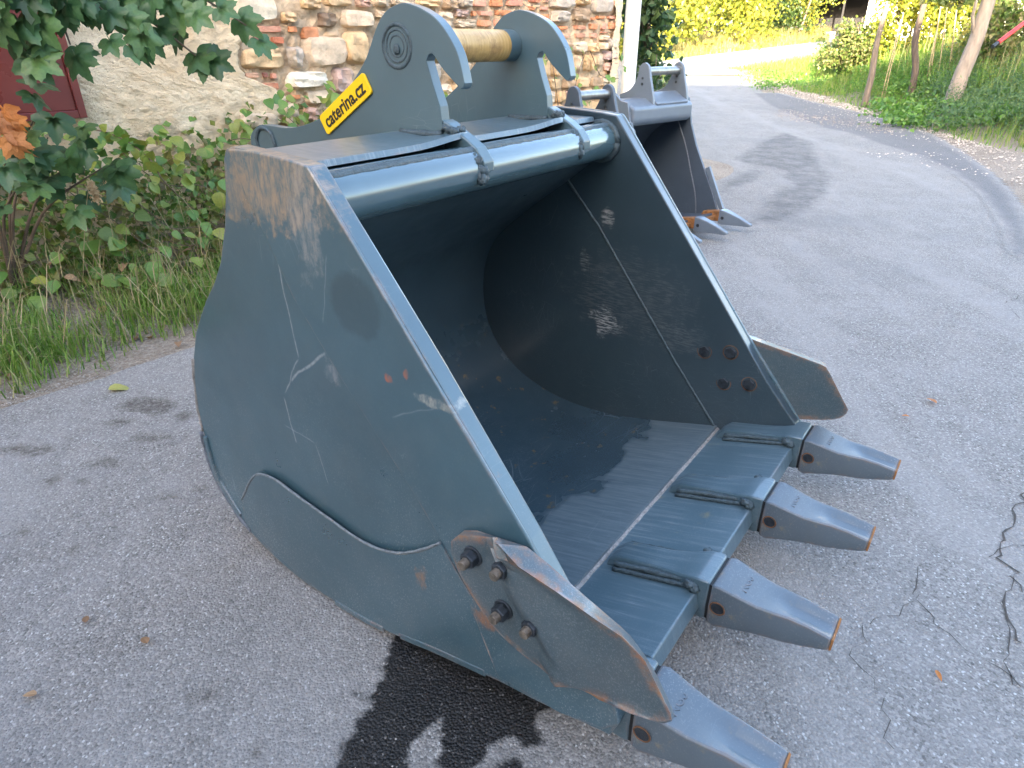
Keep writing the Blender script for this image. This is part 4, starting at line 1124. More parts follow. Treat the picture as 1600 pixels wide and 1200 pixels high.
# ------------------------------------------------------------------ leaves
def leafmat(name, cols, attr=False, rough=.45, trans=.35):
    t = NT(name)
    if attr:
        a = t.n('Attribute'); a.attribute_name = 'rnd'; r_ = a.outputs['Fac']
    else:
        r_ = t.n('ObjectInfo').outputs['Random']
    c = t.n('ValToRGB'); t.lk(r_, c.inputs[0]); e = c.color_ramp.elements
    e[0].color = (*cols[0], 1); e[1].color = (*cols[-1], 1)
    for i, q in enumerate(cols[1:-1]):
        x = e.new((i + 1) / (len(cols) - 1)); x.color = (*q, 1)
    col = c.outputs[0]
    if not attr:
        n = t.noise(t.obj(), 9, 4, .6); n3 = t.noise(t.obj(), 3, 3, .6)
        col = t.mix(t.math('MULTIPLY', t.ramp(n, .4, .7), .35), col, tuple(q * .55 for q in cols[0]))
        col = t.mix(t.math('MULTIPLY', t.ramp(n3, .6, .75), .4), col, (.20, .17, .04))
    t.put(t.b.inputs['Base Color'], col); t.b.inputs['Roughness'].default_value = rough
    tr = t.n('BsdfTranslucent'); t.lk(col, tr.inputs[0]); ms = t.n('MixShader'); ms.inputs[0].default_value = trans
    t.lk(t.b.outputs[0], ms.inputs[1]); t.lk(tr.outputs[0], ms.inputs[2]); t.lk(ms.outputs[0], t.out.inputs[0])
    return t.m
def maple(curl=.25):
    half = [(0, 1.0), (5, .88), (8, .86), (12, .74), (16, .72), (22, .60), (29, .66), (33, .78), (38, .80), (45, .92), (50, .80), (56, .78), (62, .66), (72, .55), (82, .58), (90, .66), (97, .64), (104, .66), (112, .54), (126, .46), (140, .38), (156, .26), (172, .08)]
    P = [(r * math.sin(R(a)) * 1.05, r * math.cos(R(a))) for a, r in half]
    P = P + [(-x, y) for x, y in P[:0:-1]]
    def zz(x, y):
        a = math.atan2(x, y); r = math.hypot(x, y)
        return .10 * r * math.cos(4.0 * a + math.pi) * (1 if abs(a) < 1.9 else .4) - curl * (y * abs(y) * .5 + .7 * x * x)
    vs = [(0, 0, 0)]; fs = []
    m = len(P)
    for q in (.5, 1.0):
        vs += [(x * q, y * q + (1 - q) * .12, zz(x * q, y * q)) for x, y in P]
    for i in range(m - 1 + 1):
        j = (i + 1) % m
        fs.append((0, 1 + j, 1 + i)); fs.append((1 + i, 1 + j, 1 + m + j, 1 + m + i))
    b = MB(); b.add(vs, fs); return b
def oval(curl=.3, w=.40):
    P = [(0, 0), (w * .62, .10), (w, .32), (w * .93, .52), (w * .60, .78), (0, 1.0), (-w * .60, .78), (-w * .93, .52), (-w, .32), (-w * .62, .10)]
    f = lambda x, y: .30 * abs(x) - curl * y * y * .5
    vs = [(x, y, f(x, y)) for x, y in P] + [(0, .33, -.01), (0, .66, -.06)]
    fs = [(0, 1, 10), (1, 2, 10), (2, 3, 11, 10), (3, 4, 11), (4, 5, 11), (5, 6, 11), (6, 7, 11), (7, 8, 10, 11), (8, 9, 10), (9, 0, 10)]
    b = MB(); b.add(vs, fs); return b
GRN_D = leafmat('sycamore_leaf', [(.04, .095, .038), (.058, .13, .05), (.08, .17, .06), (.11, .20, .055)])
GRN_V = leafmat('vine_leaf', [(.085, .19, .035), (.14, .26, .048), (.21, .30, .055), (.30, .31, .06), (.11, .21, .05)])
ORG = leafmat('withered_leaf', [(.50, .17, .04), (.62, .26, .07), (.45, .20, .09)], rough=.7)
DRY = leafmat('dry_leaf', [(.33, .19, .10), (.42, .27, .15), (.24, .14, .08)], rough=.8)
MAPLE = [maple(c).mesh('sycamore_leaf', GRN_D, True, False) for c in (.1, .3, .55)]
OVAL = [oval(c, w).mesh('vine_leaf', GRN_V, True, False) for c, w in ((.15, .42), (.35, .38), (.5, .46))]
WITH = [maple(c).mesh('withered_leaf', ORG, False, False) for c in (.9, 1.2)]
DRYL = [oval(c, w).mesh('dry_leaf', DRY, False, False) for c, w in ((1.1, .35), (.8, .42))]
def leaf_at(me, name, p, tip, nrm, size, parent, inv):
    y = Vector(tip).normalized(); z = Vector(nrm); z = (z - y * z.dot(y)); z = z.normalized() if z.length > 1e-5 else y.orthogonal()
    x = y.cross(z)
    mt = Matrix((x, y, z)).transposed().to_4x4(); mt.translation = Vector(p)
    o = bpy.data.objects.new(name, me); COL.objects.link(o)
    o.parent = parent; o.matrix_parent_inverse = Matrix.Translation(inv)
    o.matrix_basis = mt @ Matrix.Diagonal((size, size, size, 1))
    return o
def rvec(s): return Vector((random.gauss(0, s), random.gauss(0, s), random.gauss(0, s)))
BARK = simple('bark', (.15, .115, .085), .9, 0, .4, 9, 1.0, .02, (1, 1, .35))
TWIG = simple('twig', (.11, .075, .05), .8, 0, .3, 20, .4)
STEMG = simple('green_stem', (.10, .14, .05), .7, 0, .3, 20, .3)

# sycamore reaching in from the upper left
def sycamore():
    base = Vector((-4.05, 3.45, 0)); base.z = ground_z(base.x, base.y)
    t = empty('sycamore_tree', base, 0, 'sycamore with large dark green leaves hanging into the upper left corner', 'tree')
    inv = -base
    def put(b, name, mat): o = b.build(name, mat, smooth=True); o.parent = t; o.matrix_parent_inverse = Matrix.Translation(inv); return o
    b = MB(); b.tube([base + Vector((0, 0, -.1)), base + Vector((.03, .02, 1.2)), base + Vector((.12, .05, 2.3)), base + Vector((.15, .02, 3.6)), base + Vector((.05, 0, 5))], .1, 12, .05, rfun=lambda u: .12 - .08 * u); put(b, 'trunk', BARK)
    n_leaf = 0
    # boughs: from the trunk to a spot given by photo pixel and distance
    for (u, v, Y), (u2, v2, Y2), m in [((110, -40, 3.45), (318, 96, 3.75), 12), ((60, -50, 3.3), (205, 55, 3.35), 13), ((-40, -50, 3.0), (75, 40, 3.1), 12), ((-60, -10, 2.9), (45, 85, 3.05), 9), ((140, -90, 3.6), (385, 40, 4.0), 10), ((90, -80, 3.5), (290, 12, 3.7), 12), ((0, -70, 3.1), (150, 8, 3.3), 12), ((60, -60, 3.2), (110, 70, 3.2), 7)]:
        a, c = onY(u, v, Y), onY(u2, v2, Y2)
        st = base + Vector((.1, .04, 2.2 + random.uniform(-.1, .5)))
        P = smooth_line([tuple(st), tuple(st.lerp(a, .6) + Vector((0, 0, .10))), tuple(a), tuple(a.lerp(c, .5) + Vector((0, 0, .03))), tuple(c)], 5)
        b = MB(); b.tube(P, .01, 6, .08, rfun=lambda q: .018 - .0145 * q); put(b, 'bough', TWIG)
        for k in range(m):
            q = .45 + .55 * k / (m - 1)
            x = q * (len(P) - 1); i = min(int(x), len(P) - 2)
            p = Vector(P[i]).lerp(Vector(P[i + 1]), x - i) + rvec(.035)
            d = Vector((random.gauss(.25, .45), random.gauss(-.25, .35), -random.uniform(.45, 1.1)))
            nrm = Vector((random.gauss(.1, .4), -1 + random.gauss(0, .35), random.gauss(.55, .35)))
            leaf_at(random.choice(MAPLE), 'leaf', p + d * .03, d, nrm, random.uniform(.085, .135), t, inv); n_leaf += 1
            if random.random() < .6:
                b = MB(); b.tube([p, p + d * .03], .0022, 5); put(b, 'leaf_stalk', STEMG)
sycamore()
def sapling():
    base = WALL_O + WALL_D * -2.05 + WALL_N * .75; base.z = ground_z(base.x, base.y)
    t = empty('sycamore_sapling', base, 0, 'young sycamore with broad dull green leaves and an orange withered bunch below the shutter', 'tree')
    inv = -base
    def put(b, name, mat): o = b.build(name, mat, smooth=True); o.parent = t; o.matrix_parent_inverse = Matrix.Translation(inv); return o
    for (u, v, Y) in [(62, 165, 3.55), (135, 232, 3.7), (75, 215, 3.5), (40, 275, 3.35), (160, 262, 3.6), (20, 230, 3.2)]:
        c = onY(u, v, Y)
        P = smooth_line([tuple(base), tuple(base.lerp(c, .5) + Vector((-.05, 0, .1))), tuple(c)], 5)
        b = MB(); b.tube(P, .01, 6, .08, rfun=lambda q: .012 - .009 * q); put(b, 'stem', TWIG)
        for k in range(6):
            p = c + rvec(.075) + Vector((0, 0, -.02 * k))
            d = Vector((random.gauss(.15, .5), random.gauss(-.5, .3), -random.uniform(.1, .8)))
            nrm = Vector((random.gauss(.1, .35), -.75 + random.gauss(0, .3), random.gauss(.75, .25)))
            leaf_at(random.choice(MAPLE), 'leaf', p, d, nrm, random.uniform(.095, .14), t, inv)
    for k in range(9):
        p = onY(random.uniform(-5, 26), random.uniform(165, 220), 3.12)
        o = leaf_at(random.choice(WITH), 'leaf', p, (random.gauss(.1, .3), -.2, -1), (random.gauss(0, .6), -1, random.gauss(0, .3)), random.uniform(.055, .095), t, inv)
        o['label'] = 'orange withered leaf'
sapling()

# climbing vine on the bank under the wall: the largest leaves one by one, the thicket behind as one mass
def SW(s, w, z=0): 
    p = WALL_O + WALL_D * s + WALL_N * w; p.z = ground_z(p.x, p.y) + z; return p
def bank(s, t):
    """t = 0 at the top by the wall, 1 at the foot of the thicket"""
    top = .74 + .10 * math.sin(2.3 * s + 1) - .05 * sstep(-.6, .6, s) + .12 * sstep(-1.4, -2.2, s)
    w = .16 + .85 * t + .08 * math.sin(3.7 * s); z = top * (1 - t) ** 1.15 + .10
    return w, z
vb = SW(-.6, .5)
vine = empty('climbing_vine', vb, 0, 'tangle of heart leaved vine covering the bank below the plaster wall', 'vine')
for k in range(290):
    s = random.uniform(-2.5, .75); t = random.random() ** .9
    w, z = bank(s, t)
    p = SW(s, w + random.gauss(.09, .04), z + random.gauss(.02, .03))
    d = WALL_N * random.gauss(.55, .3) + WALL_D * random.gauss(0, .55) + Vector((0, 0, -random.uniform(.1, .9)))
    nrm = WALL_N * random.uniform(.4, 1) + WALL_D * random.gauss(0, .35) + Vector((0, 0, random.uniform(.4, 1.1)))
    leaf_at(random.choice(OVAL), 'leaf', p, d, nrm, random.uniform(.055, .105), vine, -vb)
for k in range(9):
    s = random.uniform(-2.2, .5); P = []
    for i in range(7):
        w, z = bank(s + .12 * i, .25 + .1 * i); P.append(tuple(SW(s + .12 * i, w + .04, z + .05 * math.sin(i * 2 + k))))
    b = MB(); b.tube(smooth_line(P, 3), .003, 5); o = b.build('stem', TWIG); o.parent = vine; o.matrix_parent_inverse = Matrix.Translation(-vb)
def foliage(name, P, size, mat, parent=None, down=.3, face=None, inv=None, w=.42, nrm_up=.6, kind='stuff'):
    P = np.asarray(P, float); n = len(P)
    y = np.random.normal(0, 1, (n, 3)); y[:, 2] -= down * 1.5; y /= np.linalg.norm(y, axis=1)[:, None]
    z = np.random.normal(0, .6, (n, 3)); z[:, 2] += nrm_up
    if face is not None: z += np.asarray(face)
    z -= y * (z * y).sum(1)[:, None]; z /= np.linalg.norm(z, axis=1)[:, None] + 1e-9
    x = np.cross(y, z); sz = (np.asarray(size) * np.ones(n))[:, None] * np.random.uniform(.6, 1.25, (n, 1))
    a = P; b_ = P + (x * w + y * .45 + z * .08) * sz; c = P + (y + -.12 * z) * sz; d = P + (-x * w + y * .45 + z * .08) * sz
    V = np.stack([a, b_, c, d], 1).reshape(-1, 3)
    i = np.arange(n) * 4
    F = np.concatenate([np.stack([i, i + 1, i + 2], 1), np.stack([i, i + 2, i + 3], 1)])
    me = bpy.data.meshes.new(name)
    me.from_pydata(V.tolist(), [], F.tolist())
    at_ = me.attributes.new('rnd', 'FLOAT', 'POINT'); at_.data.foreach_set('value', np.repeat(np.random.random(n), 4).astype(np.float32))
    me.materials.append(mat)
    o = link_mesh(name, me, parent)
    if parent is not None and inv is not None: o.matrix_parent_inverse = Matrix.Translation(inv)
    if kind: o['kind'] = kind
    return o
def blades(name, P, length, width, mat, lean=.35, parent=None, kind='stuff'):
    P = np.asarray(P, float); n = len(P)
    L = (np.asarray(length) * np.ones(n))[:, None] * np.random.uniform(.5, 1.3, (n, 1))
    a = np.random.uniform(0, 2 * np.pi, n); dx = np.stack([np.cos(a), np.sin(a), np.zeros(n)], 1)
    sd_ = np.stack([-np.sin(a), np.cos(a), np.zeros(n)], 1) * (np.asarray(width) * np.ones(n))[:, None]
    ln = np.abs(np.random.normal(lean, lean * .6, (n, 1)))
    up_ = np.array([0, 0, 1.0])
    m1 = P + up_ * L * .55 + dx * L * ln * .3; tip = P + up_ * L * (1 - .35 * np.minimum(ln, 1.5)) + dx * L * ln
    V = np.stack([P - sd_, P + sd_, m1 - sd_ * .8, m1 + sd_ * .8, tip], 1).reshape(-1, 3)
    i = np.arange(n) * 5
    F = np.concatenate([np.stack([i, i + 1, i + 3], 1), np.stack([i, i + 3, i + 2], 1), np.stack([i + 2, i + 3, i + 4], 1)])
    me = bpy.data.meshes.new(name); me.from_pydata(V.tolist(), [], F.tolist())
    at_ = me.attributes.new('rnd', 'FLOAT', 'POINT'); at_.data.foreach_set('value', np.repeat(np.random.random(n), 5).astype(np.float32))
    me.materials.append(mat)
    o = link_mesh(name, me, parent)
    if kind: o['kind'] = kind
    return o
THK = leafmat('thicket_leaf', [(.06, .13, .028), (.10, .20, .04), (.16, .25, .045), (.22, .24, .055), (.15, .12, .055)], True)
P = []
for k in range(7000):
    s = random.uniform(-3.2, 1.6); t = random.random(); w, z = bank(s, t)
    P.append(tuple(SW(s, max(.05, w - abs(random.gauss(.06, .10))), z * random.uniform(.35, 1.0) - .02)))
foliage('leafy_thicket', P, .06, THK, face=WALL_N * .8)
GRS = leafmat('verge_grass_blade', [(.085, .18, .028), (.125, .25, .036), (.19, .31, .05), (.25, .31, .08), (.38, .34, .17)], True, .5)
GRY = leafmat('dry_grass_blade', [(.34, .27, .14), (.42, .34, .19), (.28, .21, .11), (.16, .17, .06)], True, .7)
P, Ls = [], []
for k in range(15000):
    s = random.uniform(-3.6, 1.8); w = random.uniform(.75, 1.80) if random.random() < .7 else random.uniform(1.0, 1.55)
    edge = 1.74 + .07 * math.sin(5 * s) + .06 * math.sin(13 * s + 1)
    if s > .3: edge -= .25 * (s - .3)
    if w > edge: continue
    cl = math.sin(4.1 * s + 3 * w) * math.sin(6.3 * w - 2.1 * s) + .5 * math.sin(11 * s)
    if cl < random.uniform(-1.6, .5): continue
    P.append(tuple(SW(s, w, -.01))); Ls.append(.20 * (1.1 - .55 * (w - .75)) * (1 + .3 * cl))
blades('verge_grass', P, np.array(Ls), .0032, GRS, .55)
P = [tuple(SW(random.uniform(-3.4, 1.6), random.uniform(.35, 1.6), random.uniform(0, .25))) for k in range(1500)]
blades('dry_grass', P, .28, .0022, GRY, .9)
for k in range(46):
    s, w = random.uniform(-2.6, .6), random.uniform(.9, 1.75)
    if k < 16: w = random.uniform(.6, 1.1)
    p = SW(s, w, .012 if w > 1.1 else bank(s, max(0, min(1, (w - .16) / .85)))[1] + .02)
    o = leaf_at(random.choice(DRYL), 'fallen_leaf', p, rvec(1) * Vector((1, 1, .25)), (random.gauss(0, .3), random.gauss(-.3, .3), 1), random.uniform(.04, .075), vine, -vb)
    o.name = 'dry_leaf'
def seedhead(u, v, Y, s, label):
    tp = onY(u, v, Y); ft = SW(*s)
    t = empty('dry_grass_stalk', ft, 0, label, 'grass')
    P = smooth_line([(0, 0, 0), tuple((tp - ft) * .6 + Vector((0, 0, .03))), tuple(tp - ft)], 5)
    b = MB(); b.tube(P, .002, 5); b.build('stem', simple('straw', (.42, .33, .18), .8), t)
    pts = [tuple(Vector(P[-1]) + Vector((random.gauss(0, .011) + .018 * q, random.gauss(0, .011), -.10 * q + random.gauss(0, .006)))) for q in np.random.random(240)]
    foliage('seed_head', pts, .016, leafmat('seed_husk', [(.45, .32, .18), (.55, .42, .25), (.38, .25, .13)], True, .8), t, 1.2, kind=None)
seedhead(140, 283, 3.45, (-1.75, .85), 'straw coloured grass stalk with a drooping seed head beside the sapling')
seedhead(163, 285, 3.55, (-1.55, .85), 'straw coloured grass stalk with an upright pointed seed head against the vine')
# arching bramble against the plaster
def bramble():
    pts = [onY(112, 200, 4.2), onY(160, 205, 4.25), onY(205, 225, 4.2), onY(240, 255, 4.1), onY(262, 290, 3.95)]
    base = SW(-.75, .45); t = empty('bramble', base, 0, 'thin arching bramble with small leaves in front of the plaster', 'bramble')
    P = smooth_line([tuple(p) for p in pts] + [tuple(base)], 4)
    b = MB(); b.tube(P, .004, 6, .1); o = b.build('stem', TWIG); o.parent = t; o.matrix_parent_inverse = Matrix.Translation(-base)
    for k in range(26):
        i = random.randrange(0, len(P) - 6); p = Vector(P[i]) + rvec(.012)
        leaf_at(random.choice(OVAL), 'leaf', p, WALL_N * .3 + WALL_D * random.gauss(0, .7) + Vector((0, 0, random.gauss(-.4, .5))), WALL_N + rvec(.4), random.uniform(.05, .09), t, -base)
bramble()
# weeds at the foot of the wall behind the buckets
def footvine(s0, s1, n, zmax, label, seed):
    base = SW((s0 + s1) / 2, .2); t = empty('climbing_vine', base, 0, label, 'vine')
    P = smooth_line([tuple(SW(s0 + (s1 - s0) * i / 5, .12 + .03 * (i % 2), zmax * (.25 + .75 * abs(math.sin(i * 1.3 + seed))))) for i in range(6)], 4)
    b = MB(); b.tube(P, .004, 5, .1); o = b.build('stem', TWIG); o.parent = t; o.matrix_parent_inverse = Matrix.Translation(-base)
    for k in range(n):
        p = SW(random.uniform(s0, s1), random.uniform(.08, .35), zmax * random.uniform(.1, 1) ** 1.2)
        leaf_at(random.choice(OVAL), 'leaf', p, WALL_N * .4 + WALL_D * random.gauss(0, .6) + Vector((0, 0, random.gauss(-.5, .3))), WALL_N + rvec(.3) + Vector((0, 0, .4)), random.uniform(.045, .08), t, -base)
footvine(2.6, S_END - .1, 90, 1.15, 'leafy creeper climbing the foot of the wall just left of the white post', .4)
footvine(1.2, 2.5, 80, .95, 'low creeper at the wall foot behind the hook of the large bucket', 1.1)
P = [tuple(SW(random.uniform(1.6, S_END + .2), random.uniform(.1, 1.0), 0)) for k in range(3000)]
blades('wall_foot_grass', P, .30, .005, GRS, .35)
P = []
for k in range(2600):
    t = random.random(); q = along(LE[8:], t); P.append((q.x - abs(random.gauss(.05, .14)), q.y + random.gauss(0, .1), road_base(q.y)))
blades('road_edge_grass', P, .09, .005, GRS, .5)
# sapling and shrub by the post
def crown_pts(c, r, n, clumps=14, sq=.5):
    out = []
    cc = []
    for _ in range(clumps):
        v = rvec(1).normalized() * random.uniform(.35, 1.0)
        cc.append(Vector((c[0] + v.x * r[0], c[1] + v.y * r[1], c[2] + v.z * r[2])))
    for _ in range(n):
        k = random.choice(cc); out.append((k.x + random.gauss(0, r[0] * .20), k.y + random.gauss(0, r[1] * .20), k.z + random.gauss(0, r[2] * .20)))
    return out
SAPL = leafmat('shade_leaf', [(.022, .058, .025), (.038, .085, .032), (.060, .115, .04), (.10, .15, .04)], True)
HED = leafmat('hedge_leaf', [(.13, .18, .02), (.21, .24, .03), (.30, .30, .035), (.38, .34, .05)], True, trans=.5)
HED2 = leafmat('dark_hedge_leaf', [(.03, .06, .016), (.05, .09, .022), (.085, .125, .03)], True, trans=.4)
def tree(name, loc, h, r, n, mat, label, leaf, crown_z=.55, crown_h=.5, group=None, clumps=18, trunk=.07, lean=(0, 0), cat='tree'):
    t = empty(name, loc, 0, label, cat, group)
    b = MB(); b.tube([(0, 0, -.15), (lean[0] * .3, lean[1] * .3, h * .3), (lean[0] * .7, lean[1] * .7, h * .65), (lean[0], lean[1], h * .95)], trunk, 10, .06, rfun=lambda q: trunk * (1 - .75 * q))
    for _ in range(7):
        a = random.uniform(0, 6.28); z0 = h * random.uniform(.3, .7)
        b.tube([(lean[0] * z0 / h, lean[1] * z0 / h, z0), (math.cos(a) * r * .4, math.sin(a) * r * .4, z0 + h * .12), (math.cos(a) * r * .75, math.sin(a) * r * .75, z0 + h * .22)], trunk * .4, 6, rfun=lambda q: trunk * .4 * (1 - .8 * q))
    b.build('trunk', BARK, t, smooth=True)
    foliage('crown', crown_pts((lean[0] * .8, lean[1] * .8, h * crown_z), (r, r, h * crown_h), n, clumps), leaf, mat, t, .5, kind=None)
    return t
p = onY(1012, 60, 10.4); p.z = ground_z(p.x, p.y)
tree('sycamore_sapling', p, 3.2, .42, 1500, SAPL, 'slim dark leaved sapling close behind the white post', .12, .62, .36, clumps=16, trunk=.035)
p = onY(1025, 100, 10.0); p.z = ground_z(p.x, p.y)
tree('shrub', p, 1.15, .38, 520, SAPL, 'low broad leaved shrub at the foot of the sapling by the white post', .11, .6, .38, clumps=10, trunk=.015, cat='shrub')
# ------------------------------------------------------------------ far side: hedge, trees, shed, dry grass in the sun
def G(u, v): return at(u, v)
hedge = [(985, 96, 4.5, 1.8, 'pale sunlit bush farthest left in the row beyond the crossroad'), (1042, 86, 5.5, 2.2, 'sunlit yellow green tree behind the left of the two thin stakes'), (1100, 79, 6, 2.6, 'bright tree midway between the two thin stakes'),
         (1160, 74, 6.5, 2.8, 'sunlit tree just right of the right thin stake'), (1205, 68, 6.5, 2.5, 'dense tree with a leaning pale trunk left of the dark shed'), (1238, 66, 7.5, 2.0, 'tall tree overhanging the left side of the dark shed')]
for i, (u, v, h, r, lab) in enumerate(hedge):
    p = G(u, v); d = Vector((p.x, p.y, 0)).normalized(); p = p + d * (r * .8 + .5); p.z = ground_z(p.x, p.y)
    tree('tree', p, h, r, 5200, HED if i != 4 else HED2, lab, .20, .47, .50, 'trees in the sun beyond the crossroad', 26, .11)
for i, (u, v, h, r, lab) in enumerate([(1000, 80, 9, 4.0, 'high dark tree rising behind the left end of the sunlit row'), (1120, 72, 10, 4.2, 'high dark tree rising behind the middle of the sunlit row'), (1215, 66, 11, 4.5, 'high dark tree rising behind the right end of the sunlit row')]):
    p = G(u, v); d = Vector((p.x, p.y, 0)).normalized(); p = p + d * 9; p.z = ground_z(p.x, p.y)
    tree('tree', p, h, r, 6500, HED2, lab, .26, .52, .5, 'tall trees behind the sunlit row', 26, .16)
# leaning trunk in front of the shed
p = G(1240, 66); p.z = ground_z(p.x, p.y)
t = empty('bare_trunk', p, 0, 'slim pale leaning trunk left of the dark shed', 'tree')
b = MB(); b.tube([(0, 0, -.1), (.35, 0, 1.0), (.62, .1, 2.2), (.8, .1, 3.4)], .07, 8, .06, rfun=lambda q: .09 - .05 * q); b.build('trunk', BARK, t, smooth=True)
M['shaded'] = simple('shaded_boards', (.012, .011, .013), .8, 0, .4, 4, .3, stretch=(8, 1, .3))  # near-black colour carries the shade of the dark opening
def shed():
    p = G(1308, 64); d = Vector((p.x, p.y, 0)).normalized(); p = p + d * 3; p.z = ground_z(p.x, p.y)
    t = empty('dark_shed', p, -math.atan2(p.x, p.y), 'dark open fronted wooden shed under the trees', 'shed')
    w, h, dp = 2.7, 2.6, 3.5
    for x0, x1, y0, y1 in ((-w, -w + .12, 0, dp), (w - .12, w, 0, dp), (-w + .12, w - .12, dp - .12, dp)):
        b = MB(); b.box(x0, x1, y0, y1, -.2, h); b.build('wall', M['shaded'], t)
    b = MB(); b.add([(x, y, z) for x in (-w - .3, w + .3) for y, z in ((-.5, h + .02), (dp + .3, h + .6), (-.5, h + .14), (dp + .3, h + .72))], [(0, 1, 5, 4), (2, 6, 7, 3), (0, 2, 3, 1), (4, 5, 7, 6), (0, 4, 6, 2), (1, 3, 7, 5)]); b.build('roof', M['shaded'], t)
    b = MB(); b.box(-.06, .06, .02, .14, -.2, h); b.build('post', M['shaded'], t)
    b = MB(); b.box(-w + .2, -.2, .4, 1.0, -.05, .5); b.build('stone_sill', ST['grey'], t, bevel=.05)
shed()
FARG = leafmat('sunlit_dry_grass', [(.20, .19, .06), (.30, .26, .09), (.40, .33, .15), (.12, .16, .03)], True, .6, .45)
P, Ls = [], []
edge_top = [at(u, v, base_g) for u, v in [(985, 101), (1050, 93), (1110, 85), (1180, 77), (1240, 70), (1295, 63)]]
for k in range(12000):
    q = along(edge_top, random.random()); d = Vector((q.x, q.y, 0)).normalized(); e = random.random() ** 1.3 * 7
    q = q + d * (.3 + e); P.append((q.x, q.y, ground_z(q.x, q.y))); Ls.append(.18 + .16 * e if e < 4 else .8)
blades('tall_dry_grass', P, np.array(Ls), .014, FARG, .3)
P = []
for k in range(5000):
    q = along(edge_top, random.random()); d = Vector((q.x, q.y, 0)).normalized(); q = q + d * (.1 + random.random() * 1.2); P.append((q.x, q.y, ground_z(q.x, q.y)))
blades('short_verge_grass', P, .2, .012, GRS, .3)
for u, v, lab in ((1065, 79, 'thin rusty stake in the dry grass, left of the pair'), (1146, 73, 'thin rusty stake in the dry grass, right of the pair')):
    p = G(u, v); t = empty('fence_stake', p, 0, lab, 'stake', 'thin stakes in the dry grass')
    b = MB(); b.cyl((0, 0, -.1), (0, 0, 1.7), .025, 8); b.build('stake', simple('rusty_stake', (.16, .10, .06), .8), t, smooth=True)
    b = MB(); b.cyl((-.04, 0, 1.55), (.04, 0, 1.55), .008, 6); b.build('wire_clip', M['steel'], t)
# ------------------------------------------------------------------ right verge
P, Ls = [], []
n = 0
while n < 60000:
    y = 7.0 + 15.5 * random.random() ** 1.25; d = random.random() ** .8 * 7.5 if y < 14 else random.random() * 5
    x = xr(y) + d + .10 * math.sin(3 * y) + .06 * math.sin(11 * y)
    cl = math.sin(1.7 * x + 2.1 * y) + math.sin(3.1 * y - 1.3 * x) * .7
    n += 1
    if d < .8 and random.random() > .35 + .5 * (cl > 0): continue
    P.append((x, y, ground_z(x, y) - .01)); Ls.append((.08 + .17 * min(d, 2.2)) * (1 + .22 * cl))
blades('bank_grass', P, np.array(Ls), .006, leafmat('bank_grass_blade', [(.09, .18, .028), (.13, .25, .036), (.19, .31, .045), (.25, .32, .065), (.34, .32, .14)], True, .5, .4), .4)
def herb(name, n, mat, size, reg, hmax, down=.3, w=.42, clump=.16):
    P = []; cs = []
    for _ in range(max(6, n // 60)):
        u, v = random.uniform(reg[0], reg[2]), random.uniform(reg[1], reg[3]); q = G(u, v); cs.append((q, random.uniform(.5, 1)))
    for _ in range(n):
        q, hh = random.choice(cs); t = random.random() ** .7
        r_ = clump * (1.2 - .6 * t); P.append((q.x + random.gauss(0, r_), q.y + random.gauss(0, r_), q.z + hmax * hh * t))
    return foliage(name, P, size, mat, down=down, w=w)
DOCK = leafmat('dock_leaf', [(.08, .19, .025), (.11, .24, .035), (.15, .27, .05), (.07, .15, .03)], True, .4, .4)
WORM = leafmat('feathery_weed_leaf', [(.05, .115, .05), (.075, .15, .065), (.11, .19, .08), (.14, .20, .06)], True, .6, .35)
MIXD = leafmat('garden_weed_leaf', [(.07, .13, .025), (.11, .17, .03), (.17, .20, .05), (.24, .20, .09), (.06, .10, .03)], True, .5, .45)
herb('broad_leaved_weeds', 4200, DOCK, .085, (1380, 128, 1600, 200), .28, clump=.24)
herb('tall_weeds', 9000, DOCK, .06, (1330, 104, 1600, 160), .5, .1, .2, .22)
herb('broad_leaved_weeds', 1500, DOCK, .06, (1180, 112, 1330, 150), .18, clump=.25)
herb('feathery_weeds', 16000, WORM, .055, (1460, 112, 1740, 215), .62, .0, .16, .26)
def tallgrass(name, n, y0, y1, d0, d1, L, mat, wd):
    P = []
    for _ in range(n):
        y = random.uniform(y0, y1); x = xr(y) + random.uniform(d0, d1)
        if math.sin(2.3 * x + 1.1 * y) + math.sin(1.9 * y - 2.7 * x) < random.uniform(-1.6, .9): continue
        P.append((x, y, ground_z(x, y) - .01))
    blades(name, P, L, wd, mat, .28)
tallgrass('tall_grass', 16000, 8.6, 16.5, 1.3, 7.0, .62, GRS, .006)
tallgrass('tall_dry_stalks', 2600, 9.5, 16.0, 1.6, 6.0, .85, GRY, .004)
p = G(1328, 122); tree('bush', p, 1.3, .60, 4600, MIXD, 'rounded reddish green bush at the bend left of the wooden posts', .075, .48, .46, clumps=24, trunk=.03, cat='bush')
p = G(1300, 112); tree('bush', p, .8, .6, 2200, MIXD, 'smaller sprawling bush at the road edge left of the rounded bush', .07, .48, .46, clumps=16, trunk=.02, cat='bush')
for u, v, h_, r_, lab in ((1392, 74, 2.4, .55, 'yellow green bush just behind the pale wooden post'), (1418, 72, 2.8, .75, 'bright bush between the two wooden posts'), (1462, 76, 2.6, .9, 'loose bright bush behind the thin canes'), (1505, 78, 2.2, .8, 'low bright bush left behind the leaning tree'), (1575, 84, 1.5, .8, 'weedy bush behind the red tube')):
    p = onY(u, v, 16.5 if u < 1550 else 13); p.z = ground_z(p.x, p.y)
    tree('bush', p, h_, r_, 3000, MIXD if u > 1500 else HED, lab, .085, .5, .48, 'garden bushes behind the posts', 20, .03, cat='bush')
